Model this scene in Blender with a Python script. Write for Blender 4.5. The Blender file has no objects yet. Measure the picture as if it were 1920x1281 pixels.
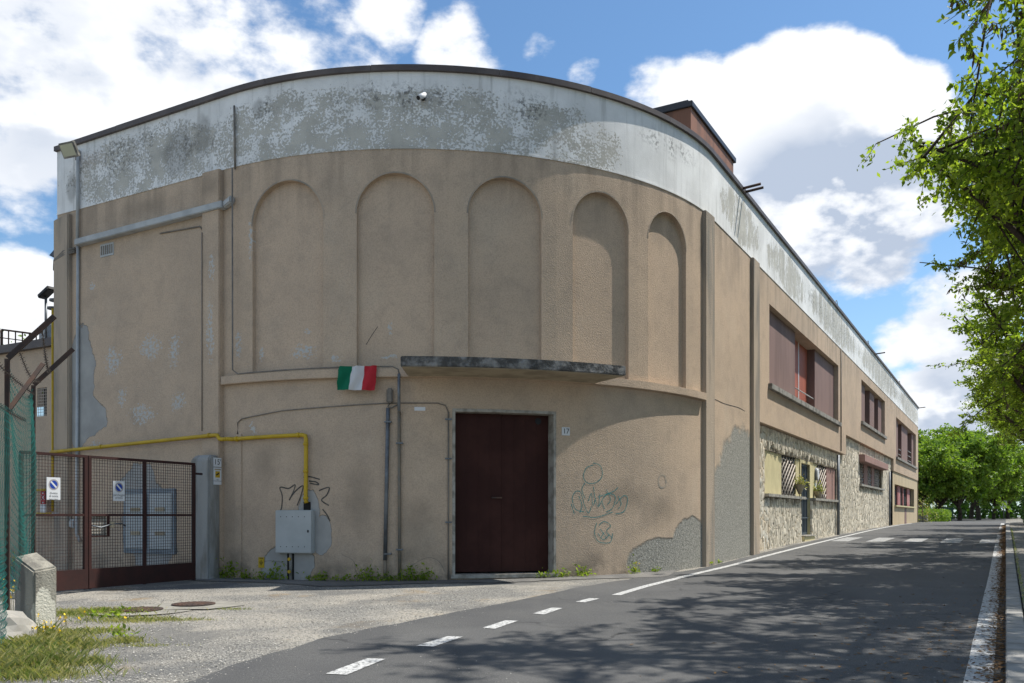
import bpy, bmesh, math, random
import numpy as np
from mathutils import Vector, noise as mnoise
R_ = math.radians
sc = bpy.context.scene
COL = sc.collection
random.seed(7); RNG = np.random.default_rng(7)

# ------------------------------------------------------------------ camera, sky, sun, exposure
CZ = 1.25                      # camera height; every z below is measured from the lens
FPX = 1620.0; HZ = 968.0       # focal length and horizon row of the 1920 px photograph
cam = bpy.data.cameras.new('camera'); camo = bpy.data.objects.new('camera', cam); COL.objects.link(camo)
cam.sensor_width = 36; cam.lens = FPX/1920*36; cam.shift_y = (HZ-640.5)/1920
cam.clip_start = .05; cam.clip_end = 3000
camo.location = (0, 0, 0); camo.rotation_euler = (R_(90), 0, 0)
sc.camera = camo
SUN_AZ, SUN_EL = R_(16), R_(61)      # azimuth from +X towards +Y
sd = Vector((math.cos(SUN_AZ)*math.cos(SUN_EL), math.sin(SUN_AZ)*math.cos(SUN_EL), math.sin(SUN_EL)))
sun = bpy.data.lights.new('sun', 'SUN'); suno = bpy.data.objects.new('sun', sun); COL.objects.link(suno)
sun.energy = 4.2; sun.angle = R_(.53); sun.color = (1, .955, .88)
suno.location = (20, 0, 30); suno.rotation_euler = sd.to_track_quat('Z', 'Y').to_euler()
sc.view_settings.view_transform = 'Standard'; sc.view_settings.look = 'None'
sc.view_settings.exposure = 0.65; sc.view_settings.gamma = 1; sc.view_settings.use_curve_mapping = False
sc.cycles.use_denoising = True
sc.cycles.max_bounces = 6; sc.cycles.diffuse_bounces = 3; sc.cycles.transparent_max_bounces = 8

class NG:
    """tiny node-graph writer"""
    def __init__(s, tree): s.t = tree; s.N = tree.nodes; s.L = tree.links
    def put(s, sock, v):
        if hasattr(v, 'is_output') or isinstance(v, bpy.types.NodeSocket): s.L.new(v, sock)
        else: sock.default_value = v
    def n(s, typ, ins=(), **kw):
        nd = s.N.new('ShaderNode'+typ)
        for k, v in kw.items(): setattr(nd, k, v)
        for k, v in (ins.items() if isinstance(ins, dict) else enumerate(ins)):
            if v is not None: s.put(nd.inputs[k], v)
        return nd
    def m(s, op, a, b=None, c=None, clamp=False):
        return s.n('Math', (a, b, c), operation=op, use_clamp=clamp).outputs[0]
    def vm(s, op, a, b=None):
        nd = s.n('VectorMath', (a, b), operation=op)
        return nd.outputs[1] if op in ('DOT_PRODUCT', 'LENGTH', 'DISTANCE') else nd.outputs[0]
    def noise(s, vec, scale, detail=4, rough=.55, dist=0.0):
        return s.n('TexNoise', {'Vector': vec, 'Scale': scale, 'Detail': detail, 'Roughness': rough, 'Distortion': dist}).outputs[0]
    def ramp(s, x, lo, hi, a=0.0, b=1.0, smooth=True):
        return s.n('MapRange', {0: x, 1: lo, 2: hi, 3: a, 4: b}, interpolation_type='SMOOTHSTEP' if smooth else 'LINEAR').outputs[0]
    def mix(s, f, a, b, blend='MIX'):
        nd = s.n('Mix', data_type='RGBA', blend_type=blend)
        s.put(nd.inputs[0], f)
        for i, v in ((6, a), (7, b)):
            s.put(nd.inputs[i], v if not isinstance(v, tuple) or len(v) == 4 else v+(1,))
        return nd.outputs[2]

world = bpy.data.worlds.new('World'); sc.world = world; world.use_nodes = True
g = NG(world.node_tree); g.N.clear()
sky = g.n('TexSky', sky_type='NISHITA', sun_disc=False, sun_elevation=SUN_EL, sun_rotation=R_(90)-SUN_AZ,
          air_density=1.0, dust_density=.6, ozone_density=2.2, altitude=100)
dirv = g.n('TexCoord').outputs['Generated']
def pdir(px, py):
    return Vector(((px-960)/FPX, 1, (HZ-py)/FPX)).normalized()
# cloud banks: direction (as seen in the photograph), angular radius in degrees, weight
CL = [(120, 70, 10, .62), (430, 150, 7, .55), (330, 30, 8, .52), (40, 230, 5.5, .6), (600, 130, 4, .42), (240, 190, 7, .62), (-120, 120, 10, .7), (540, 60, 4, .4),
      (1320, 215, 3.6, .95), (1400, 220, 4, 1.05), (1500, 200, 4.4, 1.1), (1600, 205, 3.8, 1.0), (1670, 230, 3.6, 1.0), (1490, 300, 5.5, 1.0), (1590, 330, 5.5, 1.0), (1420, 290, 4.5, 1.0), (1680, 340, 5, .95), (1230, 185, 2.6, .7),
      (1560, 430, 3.6, .85), (1640, 440, 4, .85), (1690, 640, 2.0, .7), (1790, 610, 4, .8), (1800, 775, 4.5, 1.0), (1740, 745, 2.4, .9), (30, 570, 3.6, 1.0), (870, 100, 2.8, .45), (1010, 70, 1.6, .35), (720, 10, 2.5, .4), (1100, 150, 1.5, .35), (1690, 500, 1.8, .5)]
bias = None; low = None
for (x, y, r, w) in CL:
    d = pdir(x, y)
    dot = g.vm('DOT_PRODUCT', dirv, tuple(d))
    k = g.ramp(dot, math.cos(R_(r*1.25)), 1.0, 0.0, w)
    bias = k if bias is None else g.m('MAXIMUM', bias, k)
sx = g.n('SeparateXYZ', (dirv,)).outputs
flat = g.n('Mapping', {0: dirv, 3: (1, 1, 1.7)}).outputs[0]
big = g.noise(flat, 2.3, 3, .5)
inview = g.ramp(g.vm('DOT_PRODUCT', dirv, tuple(pdir(960, 500))), math.cos(R_(52)), math.cos(R_(38)))
gen = g.ramp(big, .50, .66, 0.0, .95)
bias = g.m('ADD', g.m('MULTIPLY', bias, 1.0), g.m('MULTIPLY', gen, g.m('SUBTRACT', 1.0, inview)))
def cl_fbm(v, d): return g.noise(v, 6.5, d, .58)
det = cl_fbm(flat, 7)
dens = g.m('ADD', bias, g.m('MULTIPLY', g.m('SUBTRACT', det, .5), 2.3))
mask = g.ramp(dens, .24, .58)
off = g.n('VectorMath', (flat, (.02, .01, .055)), operation='ADD').outputs[0]
lit = g.ramp(g.m('SUBTRACT', det, cl_fbm(off, 4)), -.10, .12)
thick = g.ramp(dens, .45, 1.35)
core = g.noise(flat, 3.6, 5, .5)
under = None
for (x, y, r, w) in [(1600, 430, 6, 1.2), (1500, 400, 5, 1.0), (1690, 390, 5, 1.0), (1560, 300, 4, .45), (120, 220, 6, .5), (350, 230, 6, .5), (60, 90, 6, .35), (1790, 660, 3, .6), (1800, 800, 3, .4)]:
    k = g.ramp(g.vm('DOT_PRODUCT', dirv, tuple(pdir(x, y))), math.cos(R_(r*1.25)), 1.0, 0.0, w)
    under = k if under is None else g.m('MAXIMUM', under, k)
grey = g.m('ADD', g.m('MULTIPLY', g.m('MULTIPLY', thick, g.ramp(core, .42, .66)), g.ramp(lit, .9, .1)), g.m('MULTIPLY', under, g.ramp(lit, 1.1, -.1)), clamp=True)
ccol = g.mix(grey, (6.9, 7.05, 7.3, 1), (3.4, 3.95, 4.9, 1))
skyc = g.mix(1.0, sky.outputs[0], (.76, .96, 1.05, 1), 'MULTIPLY')
hazeb = g.ramp(sx[2], .0, .35, .35, .0)
skyc = g.mix(hazeb, skyc, (4.6, 6.0, 7.2, 1))
scol = g.mix(mask, skyc, ccol)
bg = g.n('Background', (scol, .098))
g.L.new(bg.outputs[0], g.n('OutputWorld').inputs[0])
world.cycles.sampling_method = 'MANUAL'; world.cycles.sample_map_resolution = 512

# ------------------------------------------------------------------ materials
def mat(name, col=(.5, .5, .5), rough=.8, metal=0.0, spec=.3):
    m = bpy.data.materials.new(name); m.use_nodes = True
    b = m.node_tree.nodes['Principled BSDF']
    b.inputs['Base Color'].default_value = tuple(col)[:3]+(1,)
    b.inputs['Roughness'].default_value = rough; b.inputs['Metallic'].default_value = metal
    b.inputs['Specular IOR Level'].default_value = spec
    return m
def ng(m):
    q = NG(m.node_tree); return q, m.node_tree.nodes['Principled BSDF']
def bump(q, b, h, dist, strength=1.0):
    nd = q.n('Bump', {'Strength': strength, 'Distance': dist, 'Height': h}); q.L.new(nd.outputs[0], b.inputs['Normal'])
def worn(name, col, col2, scale=3.0, rough=.8, metal=0.0, bmp=.002, bscale=60, spec=.3, lo=.4, hi=.65, streak=False, isl=0.0):
    m = mat(name, col, rough, metal, spec); q, b = ng(m)
    pos = q.n('NewGeometry').outputs['Position']
    if streak: pos = q.n('Mapping', {0: pos, 3: (1, 1, .18)}).outputs[0]
    f = q.ramp(q.noise(pos, scale, 6, .6), lo, hi)
    c = q.mix(f, col, col2)
    if isl:
        r = q.n('NewGeometry').outputs['Random Per Island']
        c = q.mix(1.0, c, q.n('CombineColor', (q.ramp(r, 0, 1, 1-isl, 1+isl, False),)*3).outputs[0], 'MULTIPLY')
    q.L.new(c, b.inputs['Base Color'])
    if bmp: bump(q, b, q.noise(q.n('NewGeometry').outputs['Position'], bscale, 4, .6), bmp)
    return m
def uvnode(q):
    u = q.n('UVMap').outputs[0]
    return u
def blobs(q, uv, lst, edge, amp=.55, nscale=2.2, detail=7):
    """ragged-edged patches placed on the wall in wall metres (along, up, half width, half height)"""
    nz = q.m('MULTIPLY', q.m('SUBTRACT', q.noise(uv, nscale, detail, .62), .5), amp*2)
    res = None
    for (s, z, rs, rz) in lst:
        v = q.vm('MULTIPLY', q.vm('SUBTRACT', uv, (s, z, 0)), (1/rs, 1/rz, 0))
        d = q.vm('LENGTH', v)
        res = d if res is None else q.m('MINIMUM', res, d)
    return q.ramp(q.m('ADD', res, nz), 1.0, 1.0-edge, 0.0, 1.0)

# plan of the building: straight wall, quarter circle, straight wing; s runs along it
CX, CY, AL, AR, RR = -1.7297, 20.9507, R_(-28.945), R_(60.25), 6.7277
LA = RR*(AR-AL)
def plan(s):
    if s < 0: t = AL; p = (CX+RR*math.sin(AL)+s*math.cos(AL), CY-RR*math.cos(AL)+s*math.sin(AL))
    elif s > LA: t = AR; p = (CX+RR*math.sin(AR)+(s-LA)*math.cos(AR), CY-RR*math.cos(AR)+(s-LA)*math.sin(AR))
    else: t = AL+s/RR; p = (CX+RR*math.sin(t), CY-RR*math.cos(t))
    return p, t
def F(s, z, o=0.0):
    (x, y), t = plan(s)
    return (x+math.sin(t)*o, y-math.cos(t)*o, z)
def S_of(px):
    lo, hi = -14.0, 75.0
    for _ in range(50):
        m = (lo+hi)/2; p = plan(m)[0]
        if 960+FPX*p[0]/p[1] < px: lo = m
        else: hi = m
    return lo
def S_at(px, o):
    """wall position of an image column for a surface set o out from (or behind) the facade line"""
    lo, hi = -16.0, 90.0
    for _ in range(50):
        m = (lo+hi)/2; p = F(m, 0, o)
        if 960+FPX*p[0]/p[1] < px: lo = m
        else: hi = m
    return lo
def PX(px, py, o):
    s = S_at(px, o); return s, (HZ-py)/FPX*F(s, 0, o)[1]
def sh(s, o):
    p = F(s, 0, 0); return S_at(960+FPX*p[0]/p[1], o)
def SZ(px, py):
    s = S_of(px); return s, (HZ-py)/FPX*plan(s)[0][1]

# ground height along the road direction u (v is across, 0 at the right kerb)
UD = (math.sin(R_(29.75)), math.cos(R_(29.75)))
GU = [-80, -20, 0, 7, 12, 17.3, 20.4, 27, 38, 51, 65, 120, 600]
GZ = [-2.2, -1.42, -1.22, -1.13, -1.06, -1.0, -.91, -.76, -.6, -.47, -.43, -.36, -.3]
def ghr(u): return float(np.interp(u, GU, GZ))
def gh(u): return (ghr(u-1.5)+ghr(u)*2+ghr(u+1.5))/4
def uv_of(x, y): return x*UD[0]+y*UD[1], x*UD[1]-y*UD[0]
def xy_of(u, v): return u*UD[0]+v*UD[1], u*UD[1]-v*UD[0]
def GP(u, v, dz=0.0):
    x, y = xy_of(u, v); return (x, y, gh(u)+dz)
def gp(px, py, dz=0.0):
    d = 8.0
    for _ in range(60):
        u, v = uv_of((px-960)/FPX*d, d); d = .5*d+.5*(-gh(u)*FPX/max(py-HZ, 1.0))
    x = (px-960)/FPX*d
    return (x, d, gh(uv_of(x, d)[0])+dz)
def gz(x, y): return gh(uv_of(x, y)[0])
def at(px, py, d): return ((px-960)/FPX*d, d, (HZ-py)/FPX*d)

# ------------------------------------------------------------------ mesh helpers
OFF = {}
def tag(o, label, cat=None, group=None, kind=None):
    o['label'] = label
    if cat: o['category'] = cat
    if group: o['group'] = group
    if kind: o['kind'] = kind
    return o
def thing(name, label, cat, loc, group=None):
    o = bpy.data.objects.new(name, None); COL.objects.link(o); o.location = loc; OFF[o] = Vector(loc)
    o.empty_display_size = .2
    return tag(o, label, cat, group)
class MB:
    def __init__(s): s.v = []; s.f = []; s.uv = {}; s.sm = []
    def add(s, p, uv=None):
        s.v.append(tuple(p)); i = len(s.v)-1
        if uv: s.uv[i] = uv
        return i
    def face(s, idx, smooth=False): s.f.append(tuple(idx)); s.sm.append(smooth); return s
    def poly(s, pts, uvs=None):
        return s.face([s.add(p, uvs[i] if uvs else None) for i, p in enumerate(pts)])
    def fw(s, a, z, o): return s.add(F(a, z, o), (a, z))
    def obox(s, c, ax, ay, az):
        c, ax, ay, az = map(Vector, (c, ax, ay, az))
        if ax.cross(ay).dot(az) < 0: ax = -ax
        ids = [s.add(c+ax*i+ay*j+az*k) for k in (-1, 1) for j in (-1, 1) for i in (-1, 1)]
        for q in ((0, 2, 3, 1), (4, 5, 7, 6), (0, 1, 5, 4), (2, 6, 7, 3), (0, 4, 6, 2), (1, 3, 7, 5)): s.face([ids[k] for k in q])
        return s
    def box(s, x0, x1, y0, y1, z0, z1):
        return s.obox(((x0+x1)/2, (y0+y1)/2, (z0+z1)/2), ((x1-x0)/2, 0, 0), (0, (y1-y0)/2, 0), (0, 0, (z1-z0)/2))
    def slab(s, s0, s1, z0, z1, o0, o1, ds=.22):
        """box that follows the facade; z1 may be (left, right)"""
        cuts = [s0]+[x for x in np.arange(0, LA+.01, ds) if s0+.02 < x < s1-.02]+[s1]
        prev = None
        for a in cuts:
            t = (a-s0)/(s1-s0)
            zz0 = z0 if not isinstance(z0, tuple) else z0[0]+(z0[1]-z0[0])*t
            zz1 = z1 if not isinstance(z1, tuple) else z1[0]+(z1[1]-z1[0])*t
            cur = [s.fw(a, zz0, o1), s.fw(a, zz1, o1), s.fw(a, zz1, o0), s.fw(a, zz0, o0)]
            if prev:
                for k in range(4):
                    s.face((prev[k], cur[k], cur[(k+1) % 4], prev[(k+1) % 4]))
            else: s.face((cur[0], cur[1], cur[2], cur[3]))
            prev = cur
        s.face(prev[::-1]); return s
    def tube(s, pts, r, n=8, r1=None, cap=True):
        pts = [Vector(p) for p in pts]; rings = []
        up = Vector((0, 0, 1))
        for i, p in enumerate(pts):
            d = (pts[min(i+1, len(pts)-1)]-pts[max(i-1, 0)])
            if d.length < 1e-9: d = Vector((0, 0, 1))
            d.normalize()
            a = d.cross(up if abs(d.z) < .95 else Vector((1, 0, 0))).normalized(); b = a.cross(d)
            rr = r if r1 is None else r+(r1-r)*i/(len(pts)-1)
            rings.append([s.add(p+(a*math.cos(q*2*math.pi/n)+b*math.sin(q*2*math.pi/n))*rr) for q in range(n)])
        for A, B in zip(rings, rings[1:]):
            for q in range(n): s.face((A[q], A[(q+1) % n], B[(q+1) % n], B[q]), True)
        if cap: s.face(rings[0]); s.face(rings[-1][::-1])
        return s
    def disc(s, c, ax, ay, h, n=24):
        """short cylinder: centre of the back face, two radius vectors, height vector"""
        c, ax, ay, h = map(Vector, (c, ax, ay, h)); A = []; B = []
        for k in range(n):
            t = 2*math.pi*k/n; p = c+ax*math.cos(t)+ay*math.sin(t); A.append(s.add(p)); B.append(s.add(p+h))
        for k in range(n): s.face((A[k], A[(k+1) % n], B[(k+1) % n], B[k]), True)
        s.face(A[::-1]); s.face(B); return s
    def ribbon(s, pts, w, fn, o):
        """flat stroke on the facade, pts in wall metres"""
        prev = None
        for i, (a, z) in enumerate(pts):
            b = pts[min(i+1, len(pts)-1)]; c = pts[max(i-1, 0)]
            dx, dz = b[0]-c[0], b[1]-c[1]; L = math.hypot(dx, dz) or 1
            nx, nz = -dz/L*w/2, dx/L*w/2
            cur = (s.add(fn(a+nx, z+nz, o)), s.add(fn(a-nx, z-nz, o)))
            if prev: s.face((prev[0], prev[1], cur[1], cur[0]))
            prev = cur
        return s
    def build(s, name, material, parent=None, bevel=0.0, label=None, fixn=True, kind=None, origin=None):
        me = bpy.data.meshes.new(name)
        off = OFF.get(parent)
        if off is None:
            if origin is not None: off = Vector(origin)
            else:
                A = np.array(s.v); off = Vector(((A[:, 0].min()+A[:, 0].max())/2, (A[:, 1].min()+A[:, 1].max())/2, A[:, 2].min()))
        A = np.array(s.v)-np.array(off)
        me.from_pydata(A.tolist(), [], s.f); me.polygons.foreach_set('use_smooth', s.sm)
        if s.uv:
            l = me.uv_layers.new(name='UVMap'); vi = np.empty(len(me.loops), dtype=np.int32); me.loops.foreach_get('vertex_index', vi)
            U = np.zeros((len(s.v), 2))
            for k, q in s.uv.items(): U[k] = q
            l.data.foreach_set('uv', U[vi].ravel())
        if fixn or bevel:
            bm = bmesh.new(); bm.from_mesh(me)
            if bevel:
                bmesh.ops.remove_doubles(bm, verts=bm.verts, dist=1e-5)
                bmesh.ops.bevel(bm, geom=[e for e in bm.edges if e.is_manifold and e.calc_face_angle(0) > .5], offset=bevel, segments=2, affect='EDGES', clamp_overlap=True)
            if fixn: bmesh.ops.recalc_face_normals(bm, faces=bm.faces)
            bm.to_mesh(me); bm.free()
        me.materials.append(material)
        o = bpy.data.objects.new(name, me); COL.objects.link(o)
        if parent: o.parent = parent
        else: o.location = off
        OFF[o] = Vector(off)
        if label: o['label'] = label
        if kind: o['kind'] = kind
        return o
def copy_part(src, parent, mtx=None):
    c = src.copy(); COL.objects.link(c); c.parent = parent; OFF[c] = OFF[parent]
    return c
def textmesh(body, size, align='CENTER'):
    cu = bpy.data.curves.new('t', 'FONT'); cu.body = body; cu.size = size; cu.align_x = align; cu.align_y = 'CENTER'
    o = bpy.data.objects.new('t', cu); COL.objects.link(o); dg = bpy.context.evaluated_depsgraph_get()
    me = o.evaluated_get(dg).to_mesh(); vs = [tuple(v.co) for v in me.vertices]; fs = [tuple(p.vertices) for p in me.polygons]
    o.evaluated_get(dg).to_mesh_clear(); bpy.data.objects.remove(o); bpy.data.curves.remove(cu)
    return vs, fs
def put_text(mb, body, size, org, rt, up, bold=0.0):
    vs, fs = textmesh(body, size); org, rt, up = Vector(org), Vector(rt), Vector(up)
    b = len(mb.v)
    for v in vs: mb.add(org+rt*v[0]+up*v[1])
    for f in fs: mb.face([b+i for i in f])

# ------------------------------------------------------------------ the materials of this place
def stucco(name, colA, colB, rough_amt, patches=True):
    m = mat(name, colA, .93, 0, .12); q, b = ng(m)
    pos = q.n('NewGeometry').outputs['Position']; uv = uvnode(q)
    c = q.mix(q.ramp(q.noise(pos, .55, 6, .6), .35, .68), colA, colB)
    c = q.mix(q.ramp(q.noise(pos, 2.6, 7, .65), .42, .75, 0, .32), c, (.27, .225, .18, 1))
    c = q.mix(q.ramp(q.noise(pos, .9, 5, .6), .52, .75, 0, .35), c, (.56, .455, .345, 1))
    fine = q.noise(pos, 46, 5, .6)
    c = q.mix(q.ramp(fine, .33, .6, .26, 0), c, (.17, .14, .11, 1))
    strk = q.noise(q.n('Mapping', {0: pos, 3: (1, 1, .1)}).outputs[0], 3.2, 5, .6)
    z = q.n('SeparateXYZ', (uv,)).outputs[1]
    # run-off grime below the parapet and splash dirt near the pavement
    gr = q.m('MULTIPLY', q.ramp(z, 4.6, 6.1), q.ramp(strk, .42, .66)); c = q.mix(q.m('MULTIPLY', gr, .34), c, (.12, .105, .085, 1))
    gm = blobs(q, uv, [(-.3, 5.8, .5, .35), (-4.5, 5.3, .4, 1.0), (-2.2, 5.75, 1.4, .3), (-4.5, .4, .3, 1.8), (9.9, 5.4, .35, .9), (3.55, -.3, .6, .9), (2.6, .3, .45, .7), (7.4, .35, .9, .45), (8.3, .1, .8, .5), (-.3, .95, .5, .3), (.9, .9, .4, .5)], 1.0, .7, 1.8, 6)
    c = q.mix(q.m('MULTIPLY', gm, .42), c, (.16, .135, .105, 1))
    sp = q.m('MULTIPLY', q.ramp(q.m('ADD', z, q.m('MULTIPLY', q.noise(pos, 1.7, 5, .6), 1.1)), .05, -.6), q.ramp(q.noise(pos, 3.0, 6, .65), .35, .6))
    c = q.mix(q.m('MULTIPLY', sp, .6), c, (.10, .09, .075, 1))
    hgt = q.noise(pos, 58, 2, .5)
    if patches:
        fl = blobs(q, uv, [(-3.05, 2.95, .6, 1.0), (-2.0, 3.15, .75, .6), (-1.35, 3.0, .45, .75), (-2.8, 2.3, .35, .6), (-1.2, 2.1, .5, .6), (-3.6, 1.35, .5, .3), (-.3, 3.2, .24, 1.4), (-.25, 4.4, .22, .5),
                           (-3.7, 4.5, .35, .3), (-2.2, 1.9, .9, .5), (.27, 2.95, .2, .6), (1.5, 2.78, .6, .28), (.72, 2.8, .12, .34), (1.62, 3.12, .22, .16), (2.2, 2.62, .32, .14), (3.1, 3.12, .13, .26), (3.1, 2.65, .36, .1), (4.3, 2.56, .3, .13),
                           (.55, 4.7, .12, .9), (.6, 1.5, .2, .35)], 1.0, .6, 1.4)
        flk = q.ramp(q.m('SUBTRACT', q.noise(uv, 17, 7, .7), q.ramp(fl, 0, 1, .82, .485)), -.01, .03); c = q.mix(flk, c, (.46, .46, .44, 1))
        pat = blobs(q, uv, [(-4.02, 2.75, .42, 1.0), (-3.85, 1.95, .62, .42), (-4.1, 1.6, .25, .25), (1.3, -.85, .52, .38), (1.72, .05, .2, .42), (1.95, -.3, .18, .34), (-2.3, .55, .5, .45), (-2.0, -.2, .75, .85)], .04, .5, 1.9, 7)
        pc = q.mix(q.ramp(q.noise(pos, 2, 6, .6), .3, .7), (.29, .285, .27, 1), (.37, .362, .34, 1))
        c = q.mix(pat, c, pc)
        cem = blobs(q, uv, [(8.55, -.85, 1.15, .48), (9.35, -.6, .75, .62), (12.7, -.4, 2.5, 2.5)], .10, .22, 1.5, 6)
        cc = q.mix(q.ramp(q.noise(pos, 30, 4, .7), .35, .65), (.185, .178, .155, 1), (.37, .355, .31, 1))
        c = q.mix(cem, c, cc)
        hgt = q.m('ADD', hgt, q.m('MULTIPLY', cem, q.m('MULTIPLY', q.noise(pos, 40, 2, .6), 1.3)))
        hgt = q.m('SUBTRACT', q.m('SUBTRACT', hgt, q.m('MULTIPLY', pat, q.m('MULTIPLY', hgt, .85))), q.m('MULTIPLY', q.m('MAXIMUM', pat, cem), 2.2))
    q.L.new(c, b.inputs['Base Color'])
    bump(q, b, hgt, rough_amt)
    return m
M = {}
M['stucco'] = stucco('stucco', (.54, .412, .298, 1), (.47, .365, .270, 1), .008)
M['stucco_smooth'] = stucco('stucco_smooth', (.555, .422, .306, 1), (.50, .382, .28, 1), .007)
M['stucco_pier'] = worn('stucco_pier', (.42, .34, .26), (.24, .215, .18), 2.2, .92, bmp=.012, bscale=36, spec=.1, streak=True)
def band_mat():
    m = mat('parapet_paint', (.7, .72, .73), .75, 0, .25); q, b = ng(m)
    uv = uvnode(q); pos = q.n('NewGeometry').outputs['Position']
    sp = q.n('SeparateXYZ', (uv,)).outputs; s, z = sp[0], sp[1]
    paint = q.mix(q.ramp(q.noise(pos, 1.2, 5, .6), .3, .7), (.80, .795, .77, 1), (.65, .645, .62, 1))
    bare = q.mix(q.ramp(q.noise(pos, 3, 6, .6), .3, .7), (.50, .48, .42, 1), (.40, .385, .34, 1))
    wing = q.ramp(s, 8.6, 10.2)                      # the sunny wing peels in vertical tongues
    vec = q.n('Mix', data_type='VECTOR'); q.put(vec.inputs[0], wing)
    q.put(vec.inputs[4], q.n('Mapping', {0: uv, 3: (1, 1, 1)}).outputs[0]); q.put(vec.inputs[5], q.n('Mapping', {0: uv, 3: (1.0, .22, 1)}).outputs[0])
    vv = vec.outputs[1]
    n1 = q.noise(vv, 2.0, 10, .76); n2 = q.noise(vv, 24, 5, .65)
    # how far each stretch of the band has peeled
    reg = blobs(q, uv, [(1.6, 6.5, 3.6, 1.0), (3.9, 6.45, 3.0, 1.0), (5.9, 6.45, 2.3, .9), (-2.2, 6.6, 3.6, 1.0), (12.6, 6.65, 2.4, .8), (17.5, 6.6, 3.4, .85), (25, 6.7, 7, .9), (38, 6.7, 11, .95), (52, 6.7, 9, 1)], .75, .22, 1.0, 3)
    val = q.m('ADD', q.m('MULTIPLY', q.m('SUBTRACT', n1, .5), 1.5), q.m('MULTIPLY', q.m('SUBTRACT', n2, .5), 1.15))
    th = q.m('SUBTRACT', q.ramp(reg, 0, .8, .36, -.02), q.m('MULTIPLY', wing, .06))
    peel = q.ramp(q.m('SUBTRACT', val, th), -.012, .012)
    clean = blobs(q, uv, [(8.3, 6.7, 1.0, .8)], .6, .3); peel = q.m('MULTIPLY', peel, q.m('SUBTRACT', 1.0, clean))
    drip = q.noise(q.n('Mapping', {0: uv, 3: (1, .05, 1)}).outputs[0], 6, 5, .65)
    paint = q.mix(q.ramp(drip, .5, .72, 0, .6), paint, (.36, .355, .33, 1))
    c = q.mix(peel, paint, bare)
    # black lichen in speckles and runs
    lich = q.m('MULTIPLY', q.ramp(q.noise(q.n('Mapping', {0: uv, 3: (1, .3, 1)}).outputs[0], 2.1, 5, .6), .40, .58), q.ramp(q.noise(uv, 13, 5, .65), .46, .6))
    lreg = blobs(q, uv, [(-2.2, 6.85, 2.6, .62), (-.9, 6.75, 1.6, .5), (.9, 6.95, .3, .3), (3.4, 6.9, 1.9, .35), (5.3, 6.85, 1.1, .4), (8.6, 6.9, 1.2, .3), (24, 6.7, 9, .6), (44, 6.7, 14, .65)], .8, .25, 1.2, 3)
    c = q.mix(q.m('MULTIPLY', q.m('MULTIPLY', lich, lreg), .7), c, (.085, .083, .075, 1))
    wet = q.m('MULTIPLY', blobs(q, uv, [(-1.25, 6.6, .5, .55), (-.6, 6.75, .25, .5), (.72, 6.95, .16, .22), (-4.3, 6.5, .2, .4)], .5, .5, 2.5), .42); c = q.mix(wet, c, (.13, .125, .11, 1))
    q.L.new(c, b.inputs['Base Color'])
    bump(q, b, q.m('ADD', q.m('MULTIPLY', peel, -.6), q.m('MULTIPLY', q.noise(pos, 40, 3), .5)), .006)
    return m
M['band'] = band_mat()
M['coping'] = worn('coping_metal', (.075, .058, .052), (.105, .085, .075), 2, .55, .0, 0, spec=.4)
M['door'] = worn('door_steel', (.036, .013, .0105), (.05, .019, .015), 1.6, .6, 0, 0, spec=.12)
M['marble'] = worn('marble', (.36, .335, .29), (.20, .185, .155), 7, .6, 0, .002, 30)
M['concrete'] = worn('concrete', (.30, .285, .255), (.15, .145, .13), 3.5, .95, 0, .008, 40, spec=.1)
M['concrete_dark'] = worn('canopy_concrete', (.075, .072, .068), (.26, .25, .235), 5, .95, 0, .04, 14, spec=.1)
M['soffit'] = worn('soffit_paint', (.40, .335, .235), (.28, .235, .165), 2.5, .9, 0, .003, 30)
M['pvc'] = worn('grey_plastic', (.42, .43, .42), (.33, .34, .335), 3, .5, 0, 0)
M['steel'] = worn('galvanised_pipe', (.17, .185, .20), (.12, .125, .13), 6, .45, .4, 0)
M['oldpipe'] = worn('weathered_pipe', (.20, .165, .12), (.15, .145, .13), 5, .7, 0, 0)
M['cable'] = worn('cable', (.21, .185, .155), (.15, .135, .115), 6, .8, 0, 0)
M['gas'] = worn('yellow_paint', (.50, .33, .018), (.42, .275, .02), 3, .5, 0, 0)
M['cabinet'] = worn('cabinet_metal', (.40, .42, .415), (.36, .38, .375), 2, .5, 0, 0)
M['dark'] = mat('dark_gap', (.012, .012, .012), .9)
M['black'] = mat('black_paint', (.015, .015, .016), .6)
M['rust'] = worn('rust_red_paint', (.042, .0145, .012), (.030, .0125, .011), 5, .7, 0, .002, 40)
M['wire'] = worn('gate_wire', (.05, .038, .033), (.085, .05, .038), 8, .7, .2, 0)
M['green'] = worn('green_wire', (.02, .13, .115), (.03, .18, .15), 6, .5, 0, 0)
M['iron'] = worn('rusty_angle_iron', (.062, .046, .040), (.10, .058, .042), 6, .8, .2, .002, 60)
M['white'] = mat('white_enamel', (.62, .63, .64), .45)
M['panel'] = worn('window_panel', (.225, .145, .125), (.18, .115, .10), 2, .8, 0, .002, 40, streak=True)
M['blind'] = worn('roller_blind', (.40, .125, .08), (.34, .105, .07), 2, .6, 0, 0)
M['pink'] = worn('pink_panel', (.33, .20, .17), (.29, .175, .15), 2, .8, 0, 0)
M['cream'] = worn('cream_paint', (.56, .49, .28), (.50, .435, .25), 3, .8, 0, .002, 40)
M['cream_wall'] = worn('cream_render', (.50, .40, .255), (.43, .34, .22), 1.4, .9, 0, .006, 40, streak=True)
M['mortar'] = worn('mortar', (.24, .205, .155), (.16, .14, .105), 6, .95, 0, .01, 30)
M['stone'] = worn('split_stone', (.70, .63, .51), (.56, .50, .40), 9, .95, 0, .005, 45, spec=.1, isl=.3)
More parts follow.
